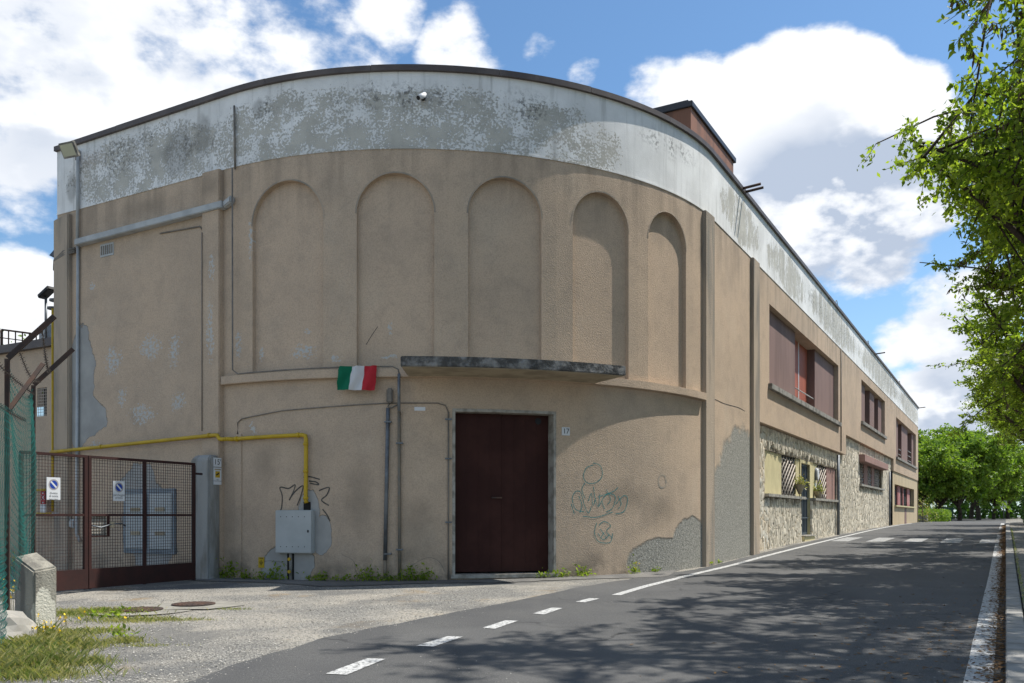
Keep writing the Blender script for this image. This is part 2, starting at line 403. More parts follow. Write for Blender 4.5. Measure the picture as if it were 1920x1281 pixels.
M['stone2'] = worn('split_stone_buff', (.66, .56, .42), (.58, .49, .37), 7, .95, 0, .005, 45, spec=.1)
M['stone3'] = worn('split_stone_pale', (.76, .71, .61), (.64, .59, .49), 9, .95, 0, .005, 45, spec=.1)
M['brownmetal'] = worn('brown_sheet', (.25, .115, .07), (.17, .085, .055), 3, .7, 0, 0, streak=True)
M['roofmetal'] = mat('roof_flashing', (.05, .05, .055), .45, .3)
M['doorgrey'] = worn('blue_grey_door', (.055, .07, .085), (.07, .085, .1), 4, .5, 0, 0)
M['glass'] = mat('dark_glass', (.012, .014, .016), .08, 0, .5)
M['bark'] = worn('bark', (.085, .066, .05), (.045, .036, .028), 7, .95, 0, .03, 18, spec=.1)
M['rubber'] = mat('tyre_rubber', (.02, .02, .02), .9)
def leafmat(name, a, b_, trans=.45):
    m = mat(name, a, .5, 0, .3); q, b = ng(m)
    r = q.n('NewGeometry').outputs['Random Per Island']; pos = q.n('NewGeometry').outputs['Position']
    c = q.mix(q.ramp(q.m('ADD', q.m('MULTIPLY', r, .6), q.m('MULTIPLY', q.noise(pos, .8, 3), .8)), .3, 1.0), a, b_)
    q.L.new(c, b.inputs['Base Color'])
    t = q.n('BsdfTranslucent', (q.mix(1.0, c, (1.5, 1.55, .7, 1), 'MULTIPLY'),))
    mx = q.n('MixShader', (trans, b.outputs[0], t.outputs[0])); q.L.new(mx.outputs[0], m.node_tree.nodes['Material Output'].inputs[0])
    return m
M['leaf'] = leafmat('leaf', (.095, .16, .018), (.26, .335, .05), .58)
M['leaf_far'] = leafmat('leaf_far', (.10, .19, .022), (.20, .29, .045))
M['leaf_dark'] = leafmat('ivy_leaf', (.02, .06, .01), (.05, .11, .018), .3)
M['grass'] = leafmat('grass_blade', (.09, .15, .03), (.36, .33, .15), .4)
M['pod'] = mat('seed_pod', (.13, .088, .05), .8)
M['litter'] = worn('dead_leaf', (.20, .115, .05), (.11, .062, .03), 9, .9, 0, 0)
M['petal'] = mat('yellow_petal', (.75, .50, .02), .6)

# ------------------------------------------------------------------ ground, road, pavement
def ground_mat():
    m = mat('gravel_ground', (.3, .28, .25), .97, 0, .1); q, b = ng(m)
    pos = q.n('NewGeometry').outputs['Position']
    vor = q.n('TexVoronoi', {'Vector': pos, 'Scale': 70.0, 'Randomness': 1.0})
    sc3 = q.n('SeparateColor', (vor.outputs['Color'],)).outputs
    base = q.mix(q.ramp(q.noise(pos, .7, 5, .6), .36, .62), (.145, .142, .134, 1), (.34, .31, .26, 1))
    c = q.mix(q.ramp(sc3[0], .15, .9, 0, .75), base, (.36, .345, .31, 1))
    c = q.mix(q.ramp(sc3[1], .72, .9, 0, .8), c, (.075, .075, .072, 1))
    c = q.mix(q.ramp(q.noise(pos, 1.1, 7, .7), .55, .72, 0, .75), c, (.24, .17, .09, 1))
    c = q.mix(q.ramp(q.noise(pos, .45, 4, .55), .50, .60, 0, .7), c, (.125, .125, .122, 1))
    q.L.new(c, b.inputs['Base Color'])
    bump(q, b, q.m('ADD', vor.outputs['Distance'], q.m('MULTIPLY', q.noise(pos, 14, 4, .6), .8)), .012)
    return m
M['ground'] = ground_mat()
def asphalt_mat(name, a, b_, specks):
    m = mat(name, a, .88, 0, .25); q, b = ng(m); pos = q.n('NewGeometry').outputs['Position']
    c = q.mix(q.ramp(q.noise(pos, .8, 6, .6), .3, .7), a, b_)
    c = q.mix(q.ramp(q.noise(pos, 110, 3, .7), .35, .7), q.mix(1.0, c, (.62, .62, .62, 1), 'MULTIPLY'), q.mix(1.0, c, (1.35, 1.34, 1.32, 1), 'MULTIPLY'))
    vor = q.n('TexVoronoi', {'Vector': pos, 'Scale': 9.0}); 
    sp = q.m('MULTIPLY', q.ramp(vor.outputs['Distance'], .09, .06), q.ramp(q.noise(pos, .5, 4), .45, .62)); c = q.mix(q.m('MULTIPLY', sp, specks), c, (.42, .40, .36, 1))
    tr = q.n('Mapping', {0: pos, 2: (0, 0, R_(29.75)), 3: (1.1, .06, 1)}).outputs[0]
    c = q.mix(q.ramp(q.noise(tr, 1.5, 4, .55), .42, .68, 0, .35), c, (.062, .062, .064, 1))
    wv = q.vm('ADD', pos, q.vm('MULTIPLY', q.n('TexNoise', {'Vector': pos, 'Scale': 1.6, 'Detail': 4.0}).outputs[1], (.9, .9, 0)))
    ck = q.n('TexVoronoi', {'Vector': wv, 'Scale': .42}, feature='DISTANCE_TO_EDGE').outputs[0]
    ckm = q.m('MULTIPLY', q.ramp(ck, .010, .004), q.ramp(q.noise(pos, .35, 3), .48, .6)); c = q.mix(q.m('MULTIPLY', ckm, .7), c, (.03, .03, .03, 1))
    c = q.mix(q.ramp(q.noise(pos, .22, 3, .5), .52, .56, 0, .22), c, (.14, .138, .133, 1))
    q.L.new(c, b.inputs['Base Color']); bump(q, b, q.noise(pos, 95, 3, .7), .006)
    return m
M['asphalt'] = asphalt_mat('asphalt', (.085, .085, .085, 1), (.108, .107, .104, 1), .8)
M['tarmac'] = asphalt_mat('old_tarmac', (.135, .132, .126, 1), (.21, .20, .185, 1), 1.0)
def paint_mat():
    m = mat('road_paint', (.62, .62, .60), .8); q, b = ng(m); pos = q.n('NewGeometry').outputs['Position']
    c = q.mix(q.ramp(q.noise(pos, 30, 7, .75), .47, .60, 0, .9), (.50, .50, .485, 1), (.11, .11, .108, 1))
    c = q.mix(q.ramp(q.noise(pos, 2.2, 6, .7), .5, .75, 0, .5), c, (.30, .295, .285, 1))
    q.L.new(c, b.inputs['Base Color']); bump(q, b, q.noise(pos, 95, 3, .7), .004); return m
M['paint'] = paint_mat()
M['paint_dull'] = worn('worn_road_paint', (.34, .34, .33), (.17, .17, .168), 14, .85, 0, .003, 90)
M['paving'] = worn('paving', (.22, .205, .18), (.13, .125, .11), 2.5, .95, 0, .008, 40)
M['kerb'] = worn('kerb_stone', (.28, .27, .25), (.19, .185, .17), 4, .9, 0, .004, 50)

us = list(np.arange(-60, -4, 4))+list(np.arange(-4, 30, .5))+list(np.arange(30, 70, 2))+list(np.arange(70, 160, 10))+[200, 300, 450, 700]
vs_ = [-420, -200, -100, -60, -30, -20, -14, -10, -7, -5, -2, 0, 3, 8, 20, 50, 120, 420]
mb = MB(); gi = [[mb.add(GP(u, v)) for v in vs_] for u in us]
for i in range(len(us)-1):
    for j in range(len(vs_)-1): mb.face((gi[i][j], gi[i][j+1], gi[i+1][j+1], gi[i+1][j]), True)
ground = mb.build('ground', M['ground'], fixn=False, origin=(0, 0, gh(0))); ground['kind'] = 'structure'; ground['label'] = 'pale gravelly ground in front of the building'

def to_uv(l): return [uv_of(*gp(*p)[:2]) for p in l]
edge = to_uv([(330, 1290), (450, 1243), (600, 1200), (720, 1174), (830, 1153), (930, 1135), (1010, 1118), (1090, 1101), (1200, 1083), (1300, 1069)])
eu = [-40, 2]+[e[0] for e in edge]+[19, 30, 60, 66, 90, 400]; ev = [-9, -6.2]+[e[1] for e in edge]+[-5.12, -5.1, -5.1, -9, -9, -9]
o_ = np.argsort(eu); eu = np.array(eu)[o_]; ev = np.array(ev)[o_]
def vL(u): return float(np.interp(u, eu, ev))+(mnoise.noise((u*1.7, 3, 0))*.10+mnoise.noise((u*6, 1, 0))*.035 if u < 17 else 0)
mb = MB(); prev = None
for u in list(np.arange(-40, -2, 2))+list(np.arange(-2, 22, .12))+list(np.arange(22, 70, 1))+list(np.arange(70, 400, 10)):
    a = vL(u); cur = [mb.add(GP(u, a+(0.0-a)*t, .006)) for t in (0, .25, .5, .75, 1)]
    if prev:
        for k in range(4): mb.face((prev[k], prev[k+1], cur[k+1], cur[k]), True)
    prev = cur
road = mb.build('road', M['asphalt'], fixn=False, origin=(0, 0, gh(0))); road['kind'] = 'structure'; road['label'] = 'grey asphalt road running along the wing'
# strip of older tarmac along the foot of the wall
mb = MB(); prev = None
for k, px in enumerate(np.arange(395, 1305, 6)):
    s = S_of(px); w = .75+.5*mnoise.noise((s*.6, 0, 4))+.1*mnoise.noise((s*5, 0, 2))
    if px > 1180: w *= max(.12, (1305-px)/125)
    p0 = F(s, 0, -.2); p1 = F(s, 0, -.1+w)
    cur = (mb.add((p0[0], p0[1], gz(*p0[:2])+.010)), mb.add((p1[0], p1[1], gz(*p1[:2])+.010)))
    if prev: mb.face((prev[0], cur[0], cur[1], prev[1]), True)
    prev = cur
tar = mb.build('footway_strip', M['tarmac'], fixn=False); tar['kind'] = 'structure'; tar['label'] = 'patched old tarmac strip at the foot of the curved wall'

def strip(name, u0, u1, va, vb, dz, m, label, parent=None, du=.5):
    mb = MB(); prev = None
    n = max(1, int((u1-u0)/du))
    for k in range(n+1):
        u = u0+(u1-u0)*k/n
        a = va(u) if callable(va) else va; b = vb(u) if callable(vb) else vb
        cur = (mb.add(GP(u, a, dz)), mb.add(GP(u, b, dz)))
        if prev: mb.face((prev[0], prev[1], cur[1], cur[0]), True)
        prev = cur
    o = mb.build(name, m, parent, fixn=False)
    if label: o['label'] = label
    return o
le = to_uv([(1146, 1117), (1200, 1101), (1300, 1076), (1420, 1046), (1540, 1016), (1680, 985)])
lu = [e[0] for e in le]; lv = [e[1] for e in le]
wob = lambda u: .012*mnoise.noise((u*3, 7, 0))
strip('edge_line', lu[0], 58, lambda u: max(-5.0, float(np.interp(u, lu, lv)))+wob(u), lambda u: max(-5.0, float(np.interp(u, lu, lv)))+.13+wob(u+9), .011, M['paint'], 'white edge line beside the wing wall', road, .25)
DASH = [[(610, 1266), (688, 1237), (723, 1238), (650, 1268)], [(780, 1213), (840, 1195), (868, 1196), (812, 1215)], [(905, 1179), (948, 1165), (971, 1166), (928, 1181)], [(999, 1152), (1035, 1141), (1055, 1142), (1020, 1154)], [(1079, 1130), (1106, 1123), (1124, 1124), (1097, 1131)]]
for q in DASH:
    mb = MB(); mb.poly([gp(x, y, .011) for x, y in q]); mb.build('dash_mark', M['paint'], road, fixn=True)
for k in range(5):
    vc = -4.32+k*.98
    mb = MB(); n = 6; pr = None
    for t in range(n+1):
        u = 27.2+3.2*t/n; cur = (mb.add(GP(u, vc-.25, .011)), mb.add(GP(u, vc+.25, .011)))
        if pr: mb.face((pr[0], pr[1], cur[1], cur[0]))
        pr = cur
    mb.build('crossing_bar', M['paint_dull'], road, fixn=False)
strip('gutter_line', -3, 27.0, lambda u: -.25+wob(u)*.7, -.075, .011, M['paint'], 'broad white line along the right kerb', road)
strip('gutter_line', 30.6, 34, lambda u: -.25, -.075, .011, M['paint'], None, road)
strip('gutter_line', 41, 60, lambda u: -.25, -.075, .011, M['paint'], None, road)
# pavement on the right with kerb stones
mb = MB(); pr = None
for u in list(np.arange(-20, 60, 1.0)):
    cur = [mb.add(GP(u, .168, .085)), mb.add(GP(u, 2.6, .09))]
    if pr: mb.face((pr[0], pr[1], cur[1], cur[0]), True)
    pr = cur
pav = mb.build('pavement', M['paving'], fixn=False, origin=GP(0, 1)); pav['kind'] = 'structure'; pav['label'] = 'grey pavement right of the road'
kst = None
for k in range(62):
    u = -4+k*1.0; c = Vector(GP(u+.5, .075, .0)); d = (Vector(GP(u+1, .075))-Vector(GP(u, .075)))/2*.992
    mb = MB(); mb.obox(c+Vector((0, 0, .02+.003*mnoise.noise((u, 0, 0)))), d, (UD[1]*.075, -UD[0]*.075, 0), (0, 0, .08)); mb.build('kerb_stone', M['kerb'], pav, bevel=.008)

# ------------------------------------------------------------------ the building
SL, SR = -4.77, 58.0
WO = -.02                      # wall plane, behind the parapet face
bld = thing('corner_building', 'long two-storey beige building with rounded arcaded corner and peeling white parapet', 'building', F(5, -1.05, 0))
ARCH = [(472, 605), (668, 814), (878, 1016), (1075, 1180), (1217, 1288)]
def strips(mb, cuts, zb, zt, o, ops, back=None):
    for a, b in zip(cuts, cuts[1:]):
        mid = (a+b)/2; zl = [zb, zb]
        for op in sorted([p for p in ops if p['s0'] < mid < p['s1']], key=lambda p: p['lo']):
            lo = op['lo']; ha, hb = op['hi'](a), op['hi'](b); da, db = [o-(op['d'](x) if callable(op['d']) else op['d']) for x in (a, b)]
            if lo > zl[0]+1e-6: mb.face((mb.fw(a, zl[0], o), mb.fw(b, zl[1], o), mb.fw(b, lo, o), mb.fw(a, lo, o)))
            mb.face((mb.fw(a, lo, o), mb.fw(b, lo, o), mb.fw(b, lo, db), mb.fw(a, lo, da)))
            mb.face((mb.fw(a, ha, da), mb.fw(b, hb, db), mb.fw(b, hb, o), mb.fw(a, ha, o)))
            tgt = back if back is not None else mb
            if op.get('back', True): tgt.face((tgt.fw(a, lo, da), tgt.fw(b, lo, db), tgt.fw(b, hb, db), tgt.fw(a, ha, da)))
            if abs(a-op['s0']) < 1e-6: mb.face((mb.fw(a, lo, o), mb.fw(a, lo, da), mb.fw(a, ha, da), mb.fw(a, ha, o)))
            if abs(b-op['s1']) < 1e-6: mb.face((mb.fw(b, lo, db), mb.fw(b, lo, o), mb.fw(b, hb, o), mb.fw(b, hb, db)))
            zl = [ha, hb]
        mb.face((mb.fw(a, zl[0], o), mb.fw(b, zl[1], o), mb.fw(b, zt, o), mb.fw(a, zt, o)))
def cuts_for(s0, s1, extra, ds=.2):
    c = set([round(s0, 5), round(s1, 5)]+[round(e, 5) for e in extra])
    for x in np.arange(max(s0, 0), min(s1, LA), ds): c.add(round(float(x), 5))
    c = sorted(c); out = [c[0]]
    for x in c[1:]:
        if x-out[-1] > 1e-4: out.append(x)
    return out
# upper curved wall with blind arches
ops = []; ex = []
for a, b in ARCH:
    s0, s1 = round(S_of(a), 5), round(S_of(b), 5); r = (s1-s0)/2; c = (s0+s1)/2
    ops.append(dict(s0=s0, s1=s1, lo=2.42, d=(lambda x, c=c, r=r: WO-((RR+WO-.075)*math.cos(r/RR)/math.cos((x-c)/RR)-RR)), hi=(lambda x, c=c, r=r: 5.66-r+math.sqrt(max(0, r*r-(x-c)**2)))))
    ex += [c-r*math.cos(t*math.pi/28) for t in range(29)]+[s0, s1]
    for e in list(np.arange(0, LA, .2)): pass
mb = MB(); bk = MB(); strips(mb, cuts_for(-.08, 9.86, ex, .35), 2.28, 6.1, WO, ops, bk)
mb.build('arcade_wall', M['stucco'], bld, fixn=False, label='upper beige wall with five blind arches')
for f0 in ([1],): bk.build('arch_panels', M['stucco_smooth'], bld, fixn=False, label='smoother recessed fields of the blind arches')
# flat dark line round each arch: ambient edge shade put into colour
for op in ops:
    s0, s1 = op['s0'], op['s1']; r = (s1-s0)/2; c = (s0+s1)/2
    mb = MB(); path = [(c-(r+.012)*math.cos(t*math.pi/24), 5.66-r+(r+.012)*math.sin(t*math.pi/24)) for t in range(25)]
    mb.ribbon(path, .024, F, WO+.004); mb.build('arch_shade_line', M['stucco_pier'], bld, fixn=False)
# lower curved wall with the door opening
DS0, DS1, DZ0, DZ1 = 4.15, 5.94, -.97, 1.78
mb = MB(); strips(mb, cuts_for(-.08, 9.86, [DS0, DS1]), -1.9, 2.28, WO, [dict(s0=DS0, s1=DS1, lo=DZ0, hi=lambda x: DZ1, d=.3, back=False)])
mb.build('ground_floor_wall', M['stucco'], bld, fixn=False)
# left bay
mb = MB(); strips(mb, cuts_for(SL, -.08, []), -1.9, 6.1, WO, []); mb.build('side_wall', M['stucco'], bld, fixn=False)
mb = MB(); mb.slab(SL, -4.30, -1.9, (5.93, 6.0), WO-.02, .07); mb.build('pilaster', M['stucco_pier'], bld, bevel=.02, label='grimy corner pilaster')
mb = MB(); mb.slab(-.51, -.08, -1.9, 6.052, WO-.02, .085); mb.build('pilaster', M['stucco'], bld, bevel=.012)
mb = MB(); mb.slab(.20, .36, -1.9, 1.42, WO-.02, WO+.02); mb.build('pilaster', M['stucco'], bld, bevel=.006)
mb = MB(); mb.slab(9.86, 10.36, -1.9, 6.052, WO-.04, .06); mb.build('pilaster', M['stucco_pier'], bld, bevel=.012)
mb = MB(); mb.slab(13.46, 14.04, -1.9, 6.052, WO-.04, .06); mb.build('pilaster', M['stucco_pier'], bld, bevel=.012)
# string course
mb = MB(); mb.slab(-.04, 9.82, 2.28, 2.425, WO-.02, WO+.11); mb.build('string_course', M['stucco'], bld, bevel=.008)
# right wing, upper storey
W1 = (15.33, 25.70, 3.33, 5.37); W2 = (31.36, 39.37, 3.92, 5.67); W3 = (44.41, 56.36, 3.23, 5.41)
wop = [dict(s0=w[0], s1=w[1], lo=w[2], hi=(lambda x, h=w[3]: h), d=.62) for w in (W1, W2, W3)]
mb = MB(); bk = MB()
strips(mb, cuts_for(10.36, 13.46, []), -1.9, 6.1, WO, [])
strips(mb, cuts_for(14.04, 27.4, [15.33, 25.7]), 2.30, 6.1, WO, wop[:1], bk)
strips(mb, cuts_for(27.4, 43.2, [31.36, 39.37]), 3.05, 6.1, WO, wop[1:2], bk)
strips(mb, cuts_for(43.2, SR, [44.41, 56.36]), 2.42, 6.1, WO, wop[2:], bk)
for (a, b, z) in ((14.04, 27.4, 2.30), (27.4, 43.2, 3.05), (43.2, SR, 2.42)):
    mb.face((mb.fw(a, z, WO-.35), mb.fw(b, z, WO-.35), mb.fw(b, z, WO), mb.fw(a, z, WO)))
for (a, z0, z1) in ((27.4, 2.30, 3.05), (43.2, 2.42, 3.05)):
    mb.face((mb.fw(a, z0, WO-.35), mb.fw(a, z0, WO), mb.fw(a, z1, WO), mb.fw(a, z1, WO-.35)))
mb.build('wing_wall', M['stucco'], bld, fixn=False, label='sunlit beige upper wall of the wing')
bk.build('window_back', M['dark'], bld, fixn=False, kind='stuff')
# far end, rear and roof close the volume
def inn(s, z, d): return F(s, z, -d)
L0, L1 = F(SL, 0, 0), F(SR, 0, 0)
back = [inn(SL, 0, 14), inn(SR, 0, 13)]
mid = (F(-.0, 0, 0)[0]+6, F(0, 0, 0)[1]+26)
mb = MB()
def wallq(p, q, z0=-1.9, z1=7.3): mb.poly([(p[0], p[1], z0), (q[0], q[1], z0), (q[0], q[1], z1), (p[0], p[1], z1)])
wallq(back[0], F(SL, 0, -.02)); wallq(F(SR, 0, -.02), back[1]); wallq(back[1], inn(14, 0, 13)); wallq(inn(14, 0, 13), back[0])
mb.build('rear_wall', M['cream_wall'], bld, fixn=False)
mb = MB(); n = 60; fr = [F(SL+(LA-SL)*k/n, 7.0, -.12) for k in range(n+1)]+[F(SR, 7.0, -.12)]
rf = [(p[0], p[1], 7.0) for p in fr]+[(back[1][0], back[1][1], 7.0), (*inn(14, 7, 13)[:2], 7.0), (back[0][0], back[0][1], 7.0)]
mb.poly(rf); mb.build('roof', M['roofmetal'], bld, fixn=False)
# parapet band and coping
mb = MB(); mb.slab(SL, SR, 6.07, 7.33, WO-.1, -.014, .15); mb.build('parapet', M['band'], bld, label='white parapet band with peeling paint', fixn=True)
mb = MB(); mb.slab(SL, SR, 6.055, 6.085, WO-.02, -.006, .15); mb.build('drip_moulding', M['band'], bld)
s = SL-.02; k = 0
while s < SR:
    w = min(1.9+.25*math.sin(k*2.1), SR+.04-s); mb = MB()
    mb.slab(s, s+w-.006, 7.325, 7.418+.004*math.sin(k*1.7), -.32, .045, .15); mb.build('coping_sheet', M['coping'], bld, bevel=0); s += w; k += 1
# concrete canopy over the door
mb = MB(); mb.slab(S_of(765), S_of(1112), 2.30, 2.458, WO-.02, .98, .12)
can = mb.build('canopy', M['concrete_dark'], bld, bevel=.012, label='curved concrete canopy with weathered edge')
mb = MB(); mb.slab(S_of(767), S_of(1110), 2.292, 2.302, WO+.002, .95, .12); mb.build('canopy_soffit', M['soffit'], can)
# door
dr = MB(); fo = WO-.05
for (a, b, z0, z1) in ((DS0-.005, DS0+.042, DZ0, DZ1), (DS1-.042, DS1+.005, DZ0, DZ1), (DS0+.042, DS1-.042, DZ1-.05, DZ1)):
    dr.slab(a, b, z0, z1, WO-.30, WO+.012)
doorf = dr.build('door', M['marble'], bld, bevel=.004, label='tall dark brown double steel door in a marble surround')
mdl = (DS0+DS1)/2
for a, b in ((DS0+.044, mdl-.004), (mdl+.004, DS1-.044)):
    mb = MB(); mb.slab(a, b, DZ0+.03, DZ1-.052, WO-.27, WO-.22)
    for t in (.25, .5, .75):
        q = a+(b-a)*t; mb.slab(q-.012, q+.012, DZ0+.05, DZ1-.1, WO-.221, WO-.217)
    mb.build('door_leaf', M['door'], doorf)
mb = MB(); mb.slab(mdl-.014, mdl+.014, DZ0+.03, DZ1-.08, WO-.222, WO-.21); mb.build('meeting_bar', M['door'], doorf)
mb = MB(); mb.slab(mdl-.2, mdl-.02, .30, .325, WO-.222, WO-.175); mb.build('door_handle', M['iron'], doorf)
c = F(5.70, 1.63, WO-.219); tn = plan(5.70)[1]; T = Vector((math.cos(tn), math.sin(tn), 0)); N = Vector((math.sin(tn), -math.cos(tn), 0))
mb = MB(); mb.disc(c, T*.055, Vector((0, 0, .055)), N*.012, 20); mb.build('vent_hole', M['black'], doorf)
mb = MB(); mb.slab(DS0-.03, DS1+.03, DZ0-.06, DZ0+.005, WO-.3, WO+.05); mb.build('threshold', M['marble'], doorf, bevel=.006)
# joints of the drain and cable work on the wall
def wall_tube(name, pts, r, m, o=None, n=7, label=None, parent=bld):
    o = WO+r+.004 if o is None else o
    dense = []
    for (a, z), (b, y) in zip(pts, pts[1:]):
        k = max(1, int(abs(b-a)/.25))
        dense += [F(a+(b-a)*t/k, z+(y-z)*t/k, o) for t in range(k)]
    dense.append(F(*pts[-1], o)); mb = MB(); mb.tube(dense, r, n); return mb.build(name, m, parent, label=label, fixn=True)
def P2(l): return [SZ(*p) for p in l]
wall_tube('conduit', [(-4.03, 7.2), (-4.05, 5.42)], .032, M['pvc'], o=.035)
wall_tube('conduit', [(-4.05, 5.42), (-4.1, -.35), (-4.0, -.5)], .030, M['pvc'], o=.02)
mb = MB(); mb.slab(-4.02, .02, (5.30, 5.345), (5.42, 5.465), WO, .13); mb.build('cable_duct', M['pvc'], bld, bevel=.012, label='light grey cable duct crossing the left bay')
mb = MB(); mb.slab(.02, .2, (5.345, 5.42), (5.465, 5.54), WO, .10); mb.build('duct_elbow', M['pvc'], bld, bevel=.02)
wall_tube('cable', [(-.49, 5.0), (-.49, 1.5)], .008, M['cable'], o=.098); wall_tube('cable', [(-1.7, 5.20), (-.66, 5.16), (-.6, 5.1)], .013, M['cable'])
wall_tube('cable', [(.215, 7.1), (.235, 6.0)], .018, M['cable'], o=.02); wall_tube('cable', [(.235, 6.0), (.24, 2.52), (.36, 2.44), (1.2, 2.445), (2.4, 2.455), (3.18, 2.45), (3.27, 2.40), (3.29, 2.30)], .014, M['cable'], o=.085)
wall_tube('conduit', [(3.28, 2.33), (3.28, 1.72)], .026, M['steel'], o=.09); wall_tube('conduit', [(3.27, 1.72), (3.28, -1.08)], .027, M['oldpipe'])
wall_tube('conduit', [(3.09, 1.78), (3.04, -.72)], .034, M['steel']); wall_tube('conduit', [(3.04, -.72), (3.04, -1.08)], .029, M['oldpipe'])
wall_tube('cable', [(.26, 1.42), (.27, 1.62), (.36, 1.68), (1.2, 1.78), (3.05, 1.86), (3.9, 1.865), (4.03, 1.83), (4.08, 1.72)], .009, M['cable']); wall_tube('conduit', [(4.08, 1.72), (4.08, -1.05)], .013, M['cable'])
for s0, zz in ((3.09, (1.55, -.62)), (3.28, (1.2, -.55)), (4.08, (1.6, .95, -.1))):
    for z in zz: mb = MB(); mb.slab(s0-.055, s0+.055, z-.012, z+.012, WO-.01, WO+.075 if s0 < 4 else WO+.034); mb.build('pipe_clip', M['steel'], bld)
for (s0, s1, oo) in ((-.04, 0, 0),):
    pts = [F(-4.15, 5.25, .02), F(-4.45, 5.22, .06), F(-4.75, 5.12, .06), F(-4.82, 4.98, .02)]
    for d in (0, .05, -.04): mb = MB(); mb.tube([(p[0], p[1], p[2]+d*math.sin(i+1)) for i, p in enumerate(pts)], .02, 6); mb.build('cable', M['cable'], bld)
# vent grille
mb = MB(); a0, z0 = SZ(187, 483); a1, z1 = SZ(212, 453); mb.slab(a0, a1, z0, z1, WO-.01, WO+.012); vg = mb.build('vent_grille', M['pvc'], bld, bevel=.004)
for k in range(6): mb = MB(); q = a0+.045+(a1-a0-.09)*k/5; mb.slab(q-.016, q+.016, z0+.04, z1-.04, WO+.010, WO+.0145+.004); mb.build('vent_slat', M['cable'], vg)
# graffiti and cracks (flat paint strokes)
def strokes(name, lists, w, m, label):
    mb = MB()
    for l in lists:
        pts = P2(l); out = []
        for i in range(len(pts)-1):
            p0, p1, p2, p3 = pts[max(i-1, 0)], pts[i], pts[i+1], pts[min(i+2, len(pts)-1)]
            for t in np.linspace(0, 1, 6, endpoint=False):
                out.append(tuple(.5*((2*p1[k])+(-p0[k]+p2[k])*t+(2*p0[k]-5*p1[k]+4*p2[k]-p3[k])*t*t+(-p0[k]+3*p1[k]-3*p2[k]+p3[k])*t**3) for k in (0, 1)))
        out.append(pts[-1]); mb.ribbon(out, w, F, WO+.003)
    return mb.build(name, m, bld, fixn=False, label=label)
M['tagblack'] = worn('black_spray', (.05, .048, .045), (.13, .115, .095), 25, .8, 0, 0); M['tagteal'] = worn('teal_spray', (.035, .21, .21), (.26, .29, .23), 30, .8, 0, 0, lo=.45, hi=.7)
M['tagfaint'] = worn('faint_spray', (.30, .27, .225), (.40, .32, .235), 16, .9, 0, 0)
strokes('graffiti', [[(516, 968), (526, 955), (528, 930), (524, 914), (540, 916), (552, 909), (549, 922), (541, 938)], [(541, 938), (552, 922), (567, 911), (563, 930), (556, 948)], [(568, 895), (580, 894), (599, 899)], [(578, 902), (592, 904), (596, 909), (580, 906)], [(597, 920), (616, 914), (612, 928), (602, 938), (616, 948)], [(604, 955), (612, 965), (618, 977)]], .022, M['tagblack'], 'black spray tag above the meter cabinet')
strokes('graffiti', [[(1113, 872), (1100, 878), (1095, 895), (1103, 906), (1118, 905), (1130, 893), (1127, 874), (1113, 868)], [(1098, 905), (1092, 918), (1098, 935)], [(1096, 960), (1080, 955), (1074, 935), (1080, 922), (1090, 924), (1096, 945), (1104, 962), (1110, 950)], [(1072, 945), (1078, 965)],
                     [(1114, 913), (1116, 930), (1122, 950), (1130, 938)], [(1122, 932), (1150, 922), (1160, 914)], [(1135, 955), (1130, 938), (1142, 926), (1155, 932), (1150, 952), (1138, 960)], [(1156, 945), (1170, 930), (1178, 935), (1172, 958), (1155, 964)], [(1094, 968), (1120, 970), (1150, 960)], [(1120, 980), (1116, 1000), (1124, 1016), (1145, 1017), (1150, 1000)], [(1124, 985), (1134, 978), (1146, 986), (1138, 996), (1148, 1008)], [(1128, 1008), (1134, 998)], [(1086, 930), (1092, 948), (1088, 962)], [(1104, 940), (1110, 925), (1113, 948), (1118, 934)], [(1126, 925), (1124, 948)], [(1138, 918), (1146, 936), (1140, 946)], [(1160, 930), (1166, 944), (1160, 955)], [(1122, 1000), (1132, 1012), (1144, 1002)], [(1126, 992), (1140, 1010)]], .013, M['tagteal'], 'teal spray scribble right of the door')
strokes('graffiti', [[(1240, 890), (1248, 893), (1250, 910), (1240, 914), (1236, 900), (1240, 890)]], .03, M['tagfaint'], 'faded grey spray loop')
strokes('crack', [[(708, 612), (697, 628), (686, 646)]], .010, M['black'], None)
for l in ([(480, 1062), (500, 1052), (530, 1056), (545, 1072)], [(640, 1040), (662, 1052), (668, 1075), (690, 1088)], [(772, 1060), (800, 1046), (822, 1052), (834, 1072)]): strokes('crack', [l], .006, M['cable'], None)
strokes('crack', [[(1338, 748), (1345, 750), (1360, 757), (1385, 764), (1398, 771)]], .012, M['black'], None)
